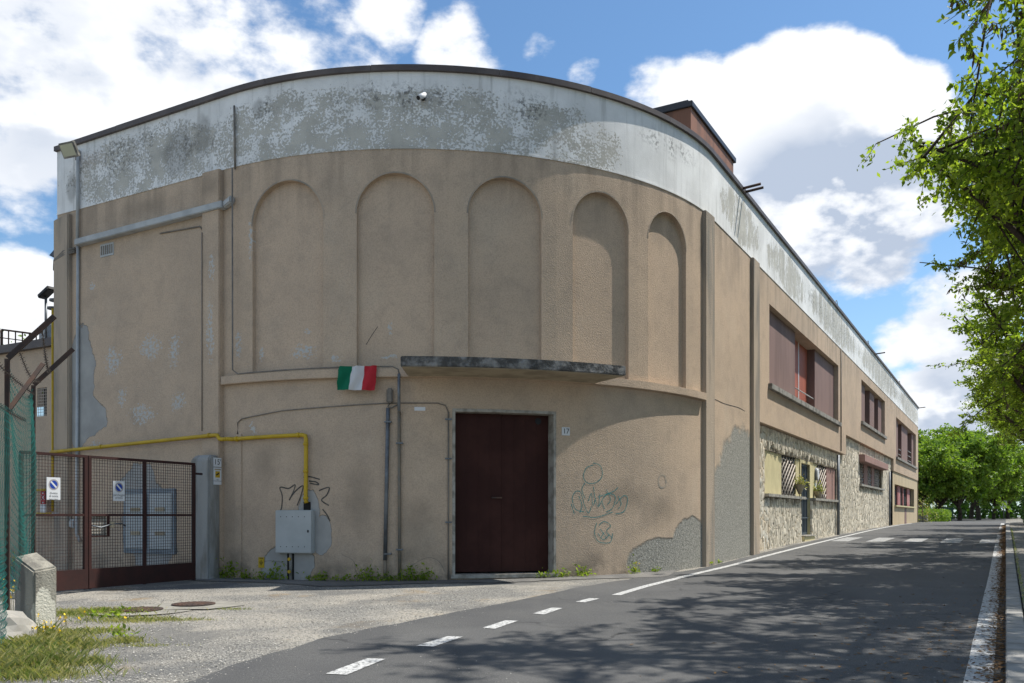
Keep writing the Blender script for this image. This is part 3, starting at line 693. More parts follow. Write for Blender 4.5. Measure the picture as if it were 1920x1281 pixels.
# wing windows: panels stand proud of the roller blinds
def wing_window(name, w, panels, blinds, bars, label):
    s0, s1, z0, z1 = w
    mb = MB(); mb.slab(s0-.12, s1+.12, z0-.13, z0+.012, WO-.6, WO+.10); win = mb.build('window', M['concrete'], bld, bevel=.01, label=label)
    for a, b in panels: q = MB(); a = max(s0, sh(a, WO-.15)) if a > s0+.01 else a; b = min(s1, sh(b, WO-.15)); q.slab(a, b, z0+.012, z1-.002, WO-.61, WO-.15); q.build('panel', M['panel'], win, bevel=.006)
    for a, b, lift in blinds:
        k = 0; z = z0+lift; a, b = sh(a, WO-.15), sh(b, WO-.15)+.6
        while z < z1-.02:
            q = MB(); q.slab(a, b, z, min(z+.066, z1-.003), WO-.41, WO-.385); q.build('blind_slat', M['blind'], win); z += .072
    for a, b in blindguides.get(name, []): q = MB(); a, b = sh(a, WO-.38), sh(b, WO-.38); q.slab(a, b, z0+.012, z1-.003, WO-.384, WO-.37); q.build('guide_rail', M['white'], win)
    for a, b, z in bars: q = MB(); a, b = sh(a, WO-.2), sh(b, WO-.2); q.tube([F(a, z0+z, WO-.2), F(b, z0+z, WO-.2)], .018, 6); q.build('rail_bar', M['pvc'], win)
    return win
blindguides = {'a': [(18.72, 18.80)]}
wing_window('a', W1, [(15.33, 18.30), (21.2, 25.25)], [(18.3, 21.2, .0)], [(18.3, 21.2, .45), (18.3, 21.2, .12)], 'long upper window with wide brown panels and orange roller blind')
wing_window('b', W2, [(31.36, 32.2), (33.7, 35.2), (36.6, 38.5)], [], [], 'middle upper window with narrow brown panels')
wing_window('c', W3, [(44.41, 45.1), (47.0, 50.4), (53.1, 55.3)], [(45.1, 46.0, .35)], [(45.2, 46.9, .35), (45.2, 46.9, .65), (50.5, 53, .3), (50.5, 53, .6), (50.5, 53, .9)], 'far upper window with brown panels')
# ground floor of the wing: mortar backing, openings, stone cladding
SO = WO-.20
FO = SO+.09                    # mean face of the stones
gA, gB, gC, gD, gE, gF = sh(14.94, FO), sh(25.55, FO), sh(19.45, FO), sh(20.9, FO), sh(30.9, FO), sh(38.5, FO)
mb = MB(); strips(mb, cuts_for(14.04, 27.4, [gA, gC, gD, gB]), -1.9, 2.34, SO, [dict(s0=gA, s1=gC, lo=.58, hi=lambda x: 1.72, d=.25), dict(s0=gC, s1=gD, lo=-.60, hi=lambda x: 1.72, d=.25), dict(s0=gD, s1=gB, lo=.58, hi=lambda x: 1.72, d=.25)])
strips(mb, cuts_for(27.4, 43.2, [gE, gF]), -1.9, 3.09, SO, [dict(s0=gE, s1=gF, lo=1.35, hi=lambda x: 2.32, d=.3)])
cl = mb.build('cladding_wall', M['mortar'], bld, fixn=False, label='ground floor wall of the wing clad in upright split stones')
mb = MB(); strips(mb, cuts_for(43.2, SR, [44.15, 55.6]), -1.9, 2.44, WO-.05, [dict(s0=44.15, s1=55.6, lo=.6, hi=lambda x: 1.75, d=.3)])
mb.build('cream_wall', M['cream_wall'], bld, fixn=False, label='cream painted ground floor at the far end')
random.seed(11)
holes = [(gA, gB, .50, 1.72), (gC-.05, gD+.05, -.95, 1.72), (gE, gF, 1.27, 2.32)]
def hole(s, z, w, h):
    return any(a < s+w/2 and s-w/2 < b and c < z+h/2 and z-h/2 < d for a, b, c, d in holes)
STN = []
s = 14.09
while s < 43.15:
    w = random.uniform(.045, .092) if s < 30 else random.uniform(.075, .14)
    zt = 2.29 if s < 27.35 else 3.04
    z = gh(uv_of(*plan(s)[0])[0])-.05-random.random()*.3
    while z < zt-.05:
        h = min(random.uniform(.13, .42), zt-z)
        if h > .05:
            cz = z+h/2
            if not hole(s+w/2, cz, w*.7, h*.8) :
                STN.append((s+w/2, cz, w, h))
            else:
                # cut stones to end at the opening
                pass
        z += h
    s += w
def stone_shape(rs):
    """irregular upright splinter, unit size, front towards +z"""
    pts = []
    for k in range(6):
        t = [(-.5, -.42), (-.1, -.5), (.46, -.46), (.5, .36), (.12, .5), (-.44, .46)][k]
        pts.append((t[0]*rs.uniform(.82, 1.02), t[1]*rs.uniform(.86, 1.02)))
    v = [(x, y, 0) for x, y in pts]+[(x*rs.uniform(.72, .95), y*rs.uniform(.84, .97), rs.uniform(.78, 1.0)) for x, y in pts]
    v.append((rs.uniform(-.2, .2), rs.uniform(-.3, .3), rs.uniform(.95, 1.12)))
    f = [(k, (k+1) % 6, 6+(k+1) % 6, 6+k) for k in range(6)]+[(6+k, 6+(k+1) % 6, 12) for k in range(6)]
    return v, f
SH = [stone_shape(random.Random(k)) for k in range(9)]
smesh = []
for k, (v, f) in enumerate(SH):
    for mm in ('stone', 'stone2', 'stone3'):
        me = bpy.data.meshes.new('stone'); me.from_pydata(v, [], f); me.materials.append(M[mm]); smesh.append(me)
STN.sort(key=lambda t: t[0]+abs(t[1])*.15-t[2]*t[3]*20)
from mathutils import Matrix
T = Vector((math.cos(AR), math.sin(AR), 0)); N = Vector((math.sin(AR), -math.cos(AR), 0))
far = MB()
for i, (a, z, w, h) in enumerate(STN):
    dp = random.uniform(.07, .088); c = Vector(F(a, z, SO-.01)); rot = random.uniform(-.06, .06)
    ex = (T*math.cos(rot)+Vector((0, 0, 1))*math.sin(rot)); ez = (Vector((0, 0, 1))*math.cos(rot)-T*math.sin(rot))
    if i < 300:
        o = bpy.data.objects.new('stone', random.choice(smesh)); COL.objects.link(o); o.parent = cl
        c2 = c-OFF[cl]; A, B, D = ex*w*1.16, ez*h*1.10, N*dp
        o.matrix_local = Matrix(((A.x, B.x, D.x, c2.x), (A.y, B.y, D.y, c2.y), (A.z, B.z, D.z, c2.z), (0, 0, 0, 1)))
    else:
        v, f = random.choice(SH); b = len(far.v)
        for p in v: far.add(c+ex*p[0]*w*1.16+ez*p[1]*h*1.10+N*p[2]*dp)
        for q in f: far.face([b+k for k in q])
far.build('stone_cladding', M['stone'], cl, kind='stuff', label='further split stones of the cladding', fixn=False)
# infill of the first stone-clad bay
def grille(s0, s1, z0, z1, parent, o, pitch=.36, r=.02):
    g_ = MB(); g_.slab(s0, s1, z0, z1, o-.06, o-.05); g_.build('glass', M['dark'], parent)
    w = MB(); h = z1-z0; n = int((s1-s0+h*2)/pitch)+1
    k = 1.64*pitch/.36
    for i in range(-int(h*k/pitch)-1, n+2):
        for sg in (1, -1):
            a0 = s0+i*pitch if sg > 0 else s0+i*pitch+h*k*1.0
            p = [(a0, z0), (a0+sg*h*k, z1)]
            # clip to the frame
            (x0, y0), (x1, y1) = p
            t0, t1 = 0.0, 1.0
            dx = x1-x0
            ta, tb = sorted(((s0-x0)/dx, (s1-x0)/dx)); t0 = max(t0, ta); t1 = min(t1, tb)
            if t1-t0 > .02: w.tube([F(x0+dx*t0, y0+(y1-y0)*t0, o+.01*sg), F(x0+dx*t1, y0+(y1-y0)*t1, o+.01*sg)], r, 4)
    w.build('grille_bars', M['rubber'] if False else M['grille'], parent)
M['grille'] = mat('grille_paint', (.40, .35, .30), .6)
io = SO-.06; s_ = lambda x: sh(x, io)
mb = MB(); mb.slab(gA-.05, gC+.05, .50, .58, SO-.24, SO+.17); wA = mb.build('window', M['marble'], bld, bevel=.006, label='ground floor window with cream panels and diamond grille')
for a, b in ((gA, s_(16.46)), (s_(18.25), gC)): q = MB(); q.slab(a, b, .58, 1.71, io-.06, io+.03); q.build('panel', M['cream'], wA, bevel=.004)
grille(s_(16.46), s_(18.25), .58, 1.71, wA, io)
mb = MB(); mb.slab(gD+.05, gB+.05, .50, .58, SO-.24, SO+.17); wB = mb.build('window', M['marble'], bld, bevel=.006, label='ground floor window right of the door with pink panel')
q = MB(); q.slab(gD, s_(21.42), .58, 1.71, io-.06, io+.03); q.build('panel', M['cream'], wB, bevel=.004)
q = MB(); q.slab(s_(23.05), s_(25.0), .58, 1.71, io-.06, io+.03); q.build('panel', M['pink'], wB, bevel=.004)
grille(s_(21.42), s_(23.05), .58, 1.71, wB, io)
q = MB(); q.slab(s_(25.0), gB, .58, 1.71, io-.08, io-.06); q.build('panel', M['panel'], wB)
# house door
q = MB(); dA, dB = gC+.15, s_(20.6)
for a, b, z0, z1 in ((gC, dA, -.60, 1.72), (dB, gD, -.60, 1.72), (dA, dB, 1.62, 1.72)): q.slab(a, b, z0, z1, io-.08, io+.06)
hd = q.build('door', M['cream'], bld, bevel=.006, label='narrow blue-grey house door in cream frame')
q = MB(); q.slab(dA, dB, -.58, 1.62, io-.07, io-.02); q.build('door_leaf', M['doorgrey'], hd)
for k in range(7): q = MB(); x = dA+(dB-dA)*(k+.6)/7.2; q.slab(x-.012, x+.012, -.5, 1.55, io-.02, io+.008); q.build('door_bar', M['doorgrey'], hd)
for z in (-.05, .55, 1.1): q = MB(); q.slab(dA+.02, dB-.02, z-.02, z+.02, io+.009, io+.016); q.build('door_bar', M['doorgrey'], hd)
q = MB(); q.slab(gC-.05, gD+.05, -.95, -.615, SO-.2, SO+.14); q.build('door_step', M['cream'], hd, bevel=.01)
q = MB(); q.slab(gC-.07, gD+.07, -.615, -.585, SO-.2, SO+.18); q.build('step_slab', M['marble'], hd, bevel=.004)
# roller hood window in the second bay
mb = MB(); mb.slab(gE-.1, gF+.1, 1.27, 1.35, SO-.28, SO+.16); wC = mb.build('window', M['marble'], bld, bevel=.006, label='ground floor window under a brown roller box')
q = MB(); q.slab(gE-.2, gF+.25, 2.28, 2.58, SO-.05, SO+.30); q.build('roller_box', M['pink'], wC, bevel=.02)
ww = (gF-gE)/7.6
for a, b in ((0, 2.2), (3.3, 4.6), (5.5, 7.6)): grille(gE+a*ww, gE+b*ww, 1.35, 2.3, wC, io-.05, .5, .026)
for a, b in ((2.2, 3.3), (4.6, 5.5)): q = MB(); q.slab(gE+a*ww, gE+b*ww, 1.35, 2.3, io-.1, io+.0); q.build('mullion', M['pink'], wC)
# louvred window in the cream end
mb = MB(); mb.slab(44.05, 55.7, .52, .60, WO-.34, WO+.06); wD = mb.build('window', M['cream'], bld, bevel=.006, label='far ground floor window with red panels and louvres')
M['redpanel'] = worn('faded_red_panel', (.33, .12, .115), (.45, .25, .22), 1.6, .8, 0, 0)
for a, b in ((44.15, 45.6), (47.1, 48.6), (50.0, 50.5), (52.6, 54.3)): q = MB(); q.slab(a, b, .6, 1.74, WO-.34, WO-.2); q.build('panel', M['redpanel'], wD)
for a, b in ((45.6, 47.1), (48.6, 50.0), (50.5, 52.6), (54.3, 55.6)):
    for k in range(9): q = MB(); z = .62+k*.122; q.slab(a, b, z, z+.085, WO-.33, WO-.26); q.build('louvre', M['rubber'], wD)
mb = MB(); mb.slab(49.4, 50.6, -1.0, .52, WO-.06, WO-.042); mb.build('pipe_chase', M['panel'], bld)
# drain pipes of the wing
for a, zt in ((26.0, 2.2), (41.9, 2.3)):
    mb = MB(); mb.tube([F(a, zt, SO+.15), F(a, -1.0, SO+.15)], .05, 10); mb.build('drain_pipe', M['steel'], bld)
for z in (5.2, 4.4): pass
wall_tube('cable', [(26.15, 6.05), (26.15, 2.35)], .02, M['cable'])
# small brackets on the coping of the wing
for s0, big_ in ((S_of(1392), 1), (S_of(1640), 0), (57.9, 0)):
    mb = MB()
    for d in ((-.12, .12) if big_ else (0,)):
        p = Vector(F(s0+d, 7.36, .02)); mb.tube([p, p+N*.42+Vector((0, 0, .03))], .03, 6)
    mb.build('coping_bracket', M['iron'], bld)
for s0 in (S_of(1574), 34.0, 47.0):
    p = Vector(F(s0, 7.4, -.1)); mb = MB(); mb.tube([p+T*.28*math.cos(t)+Vector((0, 0, .34*math.sin(t))) for t in np.linspace(0, math.pi, 9)], .012, 5); mb.build('cable_hoop', M['cable'], bld)
# brown plant room on the roof
c0 = Vector((4.05, 19.57, 0)); A = T; B = Vector((-T.y, T.x, 0))
mb = MB()
def pr(a0, a1, b0, b1, z0, z1): mb.obox(c0+A*(a0+a1)/2+B*(b0+b1)/2+Vector((0, 0, (z0+z1)/2)), A*(a1-a0)/2, B*(b1-b0)/2, (0, 0, (z1-z0)/2))
pr(0, 3.52, 0, 5, 6.9, 9.27); pent = mb.build('plant_room', M['brownmetal'], bld, label='brown sheet-metal plant room on the roof')
mb = MB(); pr(-.05, 3.62, -.05, 5.1, 9.27, 9.40); mb.build('fascia', M['roofmetal'], pent, bevel=.01)
mb = MB(); pr(-.02, 3.5, .06, 5.0, 9.40, 9.44); mb.build('roof_sheet', M['roofmetal'], pent)

# ------------------------------------------------------------------ things fixed to the building
TL = Vector((math.cos(AL), math.sin(AL), 0)); NL = Vector((math.sin(AL), -math.cos(AL), 0)); ZV = Vector((0, 0, 1))
def frame_at(s): t = plan(s)[1]; return Vector((math.cos(t), math.sin(t), 0)), Vector((math.sin(t), -math.cos(t), 0))
# gas pipe
gpipe = thing('gas_pipe', 'yellow gas pipe running along the wall and down to the meter cabinet', 'pipe', F(0, 1.3, .02))
wall_tube('pipe_run', [(-4.75, 1.28), (-.14, 1.41), (-.08, 1.405), (-.05, 1.37), (-.02, 1.335), (.04, 1.328), (.14, 1.33)], .036, M['gas'], o=.125, parent=gpipe); wall_tube('pipe_run', [(.16, 1.33), (1.62, 1.355), (1.68, 1.34), (1.69, 1.28), (1.685, .27), (1.70, .22)], .036, M['gas'], o=.05, parent=gpipe)
for a, z, o in ((-3.2, 1.325, .125), (-.28, 1.408, .125), (.3, 1.33, .05), (1.55, 1.353, .05), (1.687, 1.2, .05), (1.686, .75, .05), (1.685, .3, .05)):
    t_, n_ = frame_at(a); mb = MB(); c = Vector(F(a, z, o)); dd = ZV if (a > 1.6) else t_
    mb.tube([c-dd*.022, c+dd*.022], .044, 10); mb.build('pipe_joint', M['gas'], gpipe)
mb = MB(); mb.tube([F(.12, 1.33, .125), F(.16, 1.33, .11), F(.2, 1.33, .06), F(.24, 1.33, .05)], .036, 8); mb.build('pipe_run', M['gas'], gpipe)
mb = MB(); yp = S_at(99, -.3); mb.tube([F(yp, 4.3, -.3), F(yp, .95, -.3), F(yp, .1, -.3)], .028, 8); mb.build('pipe_run', M['gas'], gpipe)
mb = MB(); mb.tube([F(yp, 1.25, -.3), F(SL-.08, 1.27, .06), F(SL+.06, 1.28, .06)], .03, 8); mb.build('pipe_run', M['gas'], gpipe)
for z in (.55, .05): mb = MB(); mb.tube([F(yp-.6, z, -.28), F(yp, z, -.3)], .026, 8); mb.build('pipe_run', M['gas'], gpipe)
# meter cabinet with its riser
mc = thing('meter_cabinet', 'pale grey metal gas meter cabinet low on the wall', 'cabinet', F(1.48, -.62, 0))
mb = MB(); mb.slab(1.14, 1.82, -.62, .10, WO, .09); mb.build('cabinet_box', M['cabinet'], mc, bevel=.01)
mb = MB(); mb.slab(1.15, 1.81, -.61, .09, .09, .102); cd_ = mb.build('cabinet_door', M['cabinet'], mc, bevel=.004)
for z in (-.01, -.51):
    for k in range(5): t_, n_ = frame_at(1.25+k*.11); mb = MB(); mb.disc(F(1.25+k*.11, z, .1015), t_*.008, ZV*.008, n_*.002, 8); mb.build('vent_hole', M['black'], cd_)
t_, n_ = frame_at(1.76); mb = MB(); mb.obox(F(1.755, -.25, .106), t_*.01, ZV*.02, n_*.008); mb.build('lock', M['black'], cd_)
mb = MB(); mb.slab(1.30, 1.43, -1.12, -.62, WO-.002, WO+.004); mb.build('riser_slot', M['dark'], mc)
mb = MB(); mb.tube([F(1.39, -.62, .02), F(1.39, -1.1, .02)], .028, 8); mb.build('riser_pipe', M['concrete'], mc)
for z in (-.72, -.93): t_, n_ = frame_at(1.39); mb = MB(); mb.disc(F(1.385, z, .04), t_*.028, ZV*.028, n_*.03, 12); mb.build('valve_cap', M['gas'], mc)
mb = MB(); mb.slab(1.62, 1.74, .10, .24, WO-.002, WO+.02); mb.build('pipe_collar', M['dark'], mc)
# yellow earth plate
ep = thing('warning_plate', 'small yellow plate with black earth symbol near the ground', 'sign', F(.78, -.9, WO))
mb = MB(); mb.slab(.72, .84, -.88, -.70, WO, WO+.008); mb.build('plate', M['gas'], ep)
mb = MB()
for (a, b, z0, z1) in ((.775, .785, -.775, -.745), (.74, .82, -.79, -.779), (.752, .808, -.812, -.801), (.764, .796, -.834, -.823), (.74, .82, -.722, -.712)): mb.slab(a, b, z0, z1, WO+.0085, WO+.0105)
mb.build('symbol', M['black'], ep, kind='stuff')
def plate(name, label, s0, s1, z0, z1, text, size, o=WO+.004, thick=.02):
    th = thing(name, label, 'sign', F((s0+s1)/2, z0, o))
    mb = MB(); mb.slab(s0, s1, z0, z1, o-.004, o+thick); mb.build('plate', M['white'], th, bevel=.004)
    t_, n_ = frame_at((s0+s1)/2); mb = MB(); put_text(mb, text, size, Vector(F((s0+s1)/2, (z0+z1)/2, o+thick+.003)), t_, ZV); mb.build('digits', M['black'], th, fixn=False)
plate('house_number', 'white house number 17 plate right of the brown door', 6.05, 6.2, 1.38, 1.52, '17', .125)
# small label plate left of door
mb = MB(); mb.slab(3.52, 3.70, 1.74, 1.80, WO, WO+.006); o = mb.build('label_plate', M['white']); tag(o, 'tiny white label plate between the pipes and the door', 'sign')
# lamp ballast box
lb = thing('ballast_box', 'small grey plastic junction box on top of the grey pipe', 'junction box', F(3.12, 1.85, WO))
mb = MB(); mb.slab(3.07, 3.17, 1.86, 2.10, WO, WO+.09); mb.build('box_body', M['cable'], lb, bevel=.02)
mb = MB(); mb.tube([F(3.12, 1.86, WO+.04), F(3.09, 1.80, WO+.05), F(3.15, 1.78, WO+.05), F(3.25, 1.83, WO+.04)], .013, 6); mb.build('lead', M['cable'], lb)
# flag
fl = thing('flag', 'small green white and red flag hung from the string course', 'flag', F(2.62, 2.07, .05))
mb = MB(); mb.tube([F(2.28, 2.462, .115), F(2.98, 2.455, .115)], .009, 6); mb.build('stick', M['soffit'], fl)
M['fgreen'] = mat('flag_green', (.0, .13, .065), .8); M['fwhite'] = mat('flag_white', (.55, .55, .55), .8); M['fred'] = mat('flag_red', (.42, .02, .03), .8)
for k, mm in enumerate(('fgreen', 'fwhite', 'fred')):
    mb = MB(); n = 8; rows = 7; ids = []
    for j in range(rows):
        r_ = []
        for i in range(n+1):
            t = (k+i/n)/3; a = 2.315+.62*t-.035*(j/(rows-1)); z = 2.455-.385*j/(rows-1)-.02*t*j/(rows-1)
            r_.append(mb.add(F(a, z, .145+.03*math.sin(t*15+j*.6)+.02*j/(rows-1)+.016*math.sin(j*1.9+t*29))))
        ids.append(r_)
    for j in range(rows-1):
        for i in range(n): mb.face((ids[j][i], ids[j+1][i], ids[j+1][i+1], ids[j][i+1]), True)
    mb.build('stripe', M[mm], fl, fixn=False)
# security camera on the parapet
sc_ = thing('security_camera', 'small white security camera on the parapet', 'camera', F(S_of(793), 6.85, 0))
a, z = SZ(793, 190); t_, n_ = frame_at(a); c = Vector(F(a, z, 0))
mb = MB(); mb.disc(c+ZV*.05, t_*.045, ZV*.045, n_*.03, 14); mb.build('base', M['black'], sc_)
mb = MB(); mb.tube([c+ZV*.05, c+ZV*.03+n_*.12], .014, 6); mb.build('arm', M['white'], sc_)
d = (n_*.6-t_*.5-ZV*.55).normalized(); mb = MB(); mb.tube([c+n_*.12+ZV*.03-d*.07, c+n_*.12+ZV*.03+d*.12], .042, 12); mb.build('housing', M['white'], sc_)
mb = MB(); mb.tube([c+n_*.12+ZV*.03+d*.12, c+n_*.12+ZV*.03+d*.125], .036, 12); mb.build('lens', M['black'], sc_)
# floodlight at the left corner
fd = thing('floodlight', 'grey floodlight fixed at the top left corner of the parapet', 'lamp', F(-4.3, 7.1, .02))
c = Vector(F(*PX(130, 281, .42), .42)); d = (NL*.85+TL*.12-ZV*.5).normalized(); r_ = d.cross(ZV).normalized(); u_ = r_.cross(d)
mb = MB(); mb.obox(c, r_*.19, u_*.14, d*.035); mb.build('housing', M['concrete'], fd, bevel=.012)
M['lens'] = mat('lamp_glass', (.42, .42, .30), .15, 0, .5)
mb = MB(); mb.obox(c+d*.036, r_*.155, u_*.105, d*.003); mb.build('lamp_glass', M['lens'], fd)
mb = MB(); mb.tube([F(-4.05, 7.05, .02), F(-4.15, 7.2, .2), c-d*.04], .022, 6); mb.build('arm', M['steel'], fd)
mb = MB(); mb.obox(F(-4.05, 7.1, .03), TL*.03, NL*.03, ZV*.1); mb.build('bracket', M['iron'], fd)
# dark sheet-metal hood at the left corner
mb = MB(); p = [F(SL, 5.55, -.1), F(SL-.24, 5.28, .0), F(SL-.02, 5.22, .05), F(SL, 5.25, -.4), F(SL-.24, 5.2, -.4)]
mb.poly([p[0], p[1], p[2]]); mb.poly([p[0], p[3], p[4], p[1]]); mb.poly([p[1], p[4], p[3], p[2]]); mb.poly([p[0], p[2], p[3]])
o = mb.build('vent_hood', M['roofmetal']); tag(o, 'dark sheet-metal hood jutting from the left corner of the building', 'hood')
# metal cupboard behind the gate
cb = thing('utility_cupboard', 'blue-grey two-door metal utility cupboard on the wall behind the gate', 'cupboard', F(-2.0, -.7, WO))
M['bluegrey'] = worn('blue_grey_metal', (.21, .245, .27), (.17, .20, .225), 3, .6, 0, 0)
ca, cz1 = SZ(232, 918); cb2, cz0 = SZ(329, 1040)
mb = MB(); mb.slab(ca, cb2, cz0, cz1, WO-.02, WO+.03); mb.build('frame', M['bluegrey'], cb, bevel=.01)
mdc = (ca+cb2)/2
for a, b in ((ca+.07, mdc-.05), (mdc+.03, cb2-.07)):
    mb = MB(); mb.slab(a, b, cz0+.09, cz1-.09, WO+.03, WO+.05); dl = mb.build('cupboard_door', M['cabinet'], cb, bevel=.008)
    for z in (cz0+.38, cz1-.38): mb = MB(); mb.slab((a+b)/2-.13, (a+b)/2+.13, z-.035, z+.035, WO+.05, WO+.062); mb.build('louvre', M['soffit'], dl, bevel=.004)
# junction box and fire point sign by the yellow pipes
jb = thing('junction_box', 'grey round junction box on the side wall behind the gate', 'junction box', F(-3.95, -.4, -.05))
a, z = SZ(139, 982); mb = MB(); mb.slab(a-.09, a+.09, z-.09, z+.09, WO, .07); mb.build('box_body', M['pvc'], jb, bevel=.03)
mb = MB(); mb.tube([F(SL+.0, z+.2, .09), F(a-.25, z+.22, .03), F(a-.06, z+.08, .03)], .014, 6); mb.build('lead', M['pvc'], jb)
fs = thing('fire_point_sign', 'red and white fire point sign beside the yellow pipes', 'sign', F(S_at(81, -.29), .06, -.29))
fq = S_at(81, -.29); M['signred'] = mat('sign_red', (.38, .012, .02), .5)
mb = MB(); mb.slab(fq-.08, fq+.08, .25, .52, -.3, -.285); mb.build('plate', M['signred'], fs)
mb = MB(); mb.slab(fq-.09, fq+.09, .06, .245, -.3, -.285); mb.build('lower_plate', M['white'], fs)
mb = MB()
for sg in (1, -1): mb.ribbon([(fq-.05, .34 if sg > 0 else .44), (fq+.05, .44 if sg > 0 else .34)], .014, F, -.283)
mb.ribbon([(fq, .47), (fq, .50)], .04, F, -.283); mb.ribbon([(fq, .27), (fq, .30)], .04, F, -.283)
mb.build('symbol', M['white'], fs, fixn=False, kind='stuff')

# ------------------------------------------------------------------ wall lamps and planters of the wing
def planter(s, z, label):
    th = thing('hanging_planter', label, 'planter', F(s, z-.2, SO+.05), 'planters by the house door')
    c = Vector(F(s, z-.06, SO+.1)); mb = MB(); n = 12
    prof = [(.04, -.24), (.1, -.1), (.15, .03), (.155, .05)]
    rings = [[mb.add(c+T*r*math.cos(q*2*math.pi/n)+N*r*math.sin(q*2*math.pi/n)+ZV*h) for q in range(n)] for r, h in prof]
    for A_, B_ in zip(rings, rings[1:]):
        for q in range(n): mb.face((A_[q], A_[(q+1) % n], B_[(q+1) % n], B_[q]), True)
    mb.face(rings[0]); mb.build('pot', M['soffit'], th)
    rs = np.random.default_rng(int(s*10)); leaf_obj(rs.normal(size=(260, 3))*[.1, .1, .08]+np.array(c+ZV*.12), .07, M['grass'], 'foliage', th, rs)
def leaf_arrays(C, L, rs, droop=.5, wr=.55, curl=0.0):
    n = len(C); d = rs.normal(size=(n, 3)); d[:, 2] -= droop; d /= np.linalg.norm(d, axis=1)[:, None]
    r = rs.normal(size=(n, 3)); w = np.cross(d, r); w /= np.linalg.norm(w, axis=1)[:, None]+1e-9
    nn = np.cross(d, w)
    l = L*rs.uniform(.45, 1.4, size=n)[:, None]; b = l*wr*.5
    P0 = C; P1 = C+d*l*.45+w*b+nn*l*.06; P2 = C+d*l; P3 = C+d*l*.45-w*b+nn*l*.06
    return np.stack([P0, P1, P2, P3], 1).reshape(-1, 3)
def quads_mesh(name, V, material, smooth=False):
    n = len(V)//4; me = bpy.data.meshes.new(name)
    me.vertices.add(len(V)); me.vertices.foreach_set('co', V.astype(np.float32).ravel())
    me.loops.add(len(V)); me.loops.foreach_set('vertex_index', np.arange(len(V), dtype=np.int32))
    me.polygons.add(n); me.polygons.foreach_set('loop_start', np.arange(0, len(V), 4, dtype=np.int32)); me.polygons.foreach_set('loop_total', np.full(n, 4, dtype=np.int32))
    me.update(calc_edges=True); me.validate(); me.materials.append(material); return me
def leaf_obj(C, L, material, name, parent, rs, droop=.4, wr=.55, kind=None, label=None):
    V = leaf_arrays(np.asarray(C), L, rs, droop, wr)
    off = np.array(OFF[parent]) if parent else np.array([V[:, 0].mean(), V[:, 1].mean(), V[:, 2].min()])
    me = quads_mesh(name, V-off, material); o = bpy.data.objects.new(name, me); COL.objects.link(o)
    if parent: o.parent = parent
    else: o.location = off
    OFF[o] = Vector(off)
    if kind: o['kind'] = kind
    if label: o['label'] = label
    return o
planter(sh(18.95, SO+.1), .95, 'hanging plant pot left of the house door'); planter(sh(21.75, SO+.1), .82, 'hanging plant pot right of the house door')
wl = thing('wall_lamp', 'round white bulkhead lamp beside the house door', 'lamp', F(21.15, 1.2, SO))
c = Vector(F(sh(21.15, io), 1.38, io+.03)); mb = MB(); mb.disc(c, T*.17, ZV*.21, N*.05, 20); mb.build('base', M['steel'], wl); mb = MB(); mb.disc(c+N*.05, T*.14, ZV*.18, N*.05, 20); mb.build('globe', M['white'], wl)
mb = MB(); mb.slab(sh(21.0, io), sh(21.3, io), .72, 1.08, io+.032, io+.04); o = mb.build('notice', M['white']); tag(o, 'white paper notice beside the house door', 'notice')

# ------------------------------------------------------------------ gate, pillar, fence on the left
pl = thing('gate_pillar', 'weathered grey concrete gate pillar against the wall', 'pillar', F(-.28, -1.2, .15))
mb = MB()
for zz in (0,):
    pts = [(-.50, .087), (-.05, .087), (-.05, .34), (-.50, .34)]
    lo = [mb.add(F(a, -1.3, o)) for a, o in pts]; hi = [mb.add(F(a, .98, o)) for a, o in pts]; tp = [mb.add(F(a*.8-.27*.2, 1.06, .135+(o-.135)*.6)) for a, o in pts]
    for k in range(4): mb.face((lo[k], lo[(k+1) % 4], hi[(k+1) % 4], hi[k])); mb.face((hi[k], hi[(k+1) % 4], tp[(k+1) % 4], tp[k]))
    mb.face(tp); mb.face(lo[::-1])
M['pillar'] = worn('pillar_concrete', (.30, .30, .285), (.17, .155, .13), 4, .95, 0, .015, 30, streak=True)
mb.build('shaft', M['pillar'], pl, bevel=.02)
def side_plate(name, label, z0, z1, draw):
    th = thing(name, label, 'sign', F(-.05, z0, .15)); oo = -.046
    mb = MB(); A0 = Vector(F(oo, (z0+z1)/2, .15)); mb.obox(A0, TL*.004, NL*.085, ZV*(z1-z0)/2); mb.build('plate', M['white'], th)
    draw(th, A0+TL*.0055); return th
def dr1(th, c): mb = MB(); put_text(mb, "15'", .135, c, -NL, ZV); mb.build('digits', M['black'], th, fixn=False)
def dr2(th, c):
    mb = MB(); mb.obox(c+ZV*.115, TL*.001, NL*.07, ZV*.012); mb.build('header', M['soffit'], th)
    mb = MB(); mb.obox(c+ZV*.03, TL*.001, NL*.05, ZV*.055); mb.build('pictogram', M['gas'], th)
    mb = MB(); u = (-NL*.9+ZV*.5).normalized(); w = (ZV*.9+NL*.5).normalized(); mb.obox(c+ZV*.035+TL*.0015, TL*.0008, u*.036, w*.013); mb.build('camera_symbol', M['black'], th)
    mb = MB(); put_text(mb, 'AREA\nVIDEOSORVEGLIATA', .022, c-ZV*.075+TL*.0005, -NL, ZV); mb.build('lettering', M['black'], th, fixn=False)
side_plate('house_number', "white house number 15' plate on the gate pillar", .855, 1.01, dr1)
side_plate('surveillance_sign', 'white and yellow camera surveillance sign on the gate pillar', .545, .84, dr2)

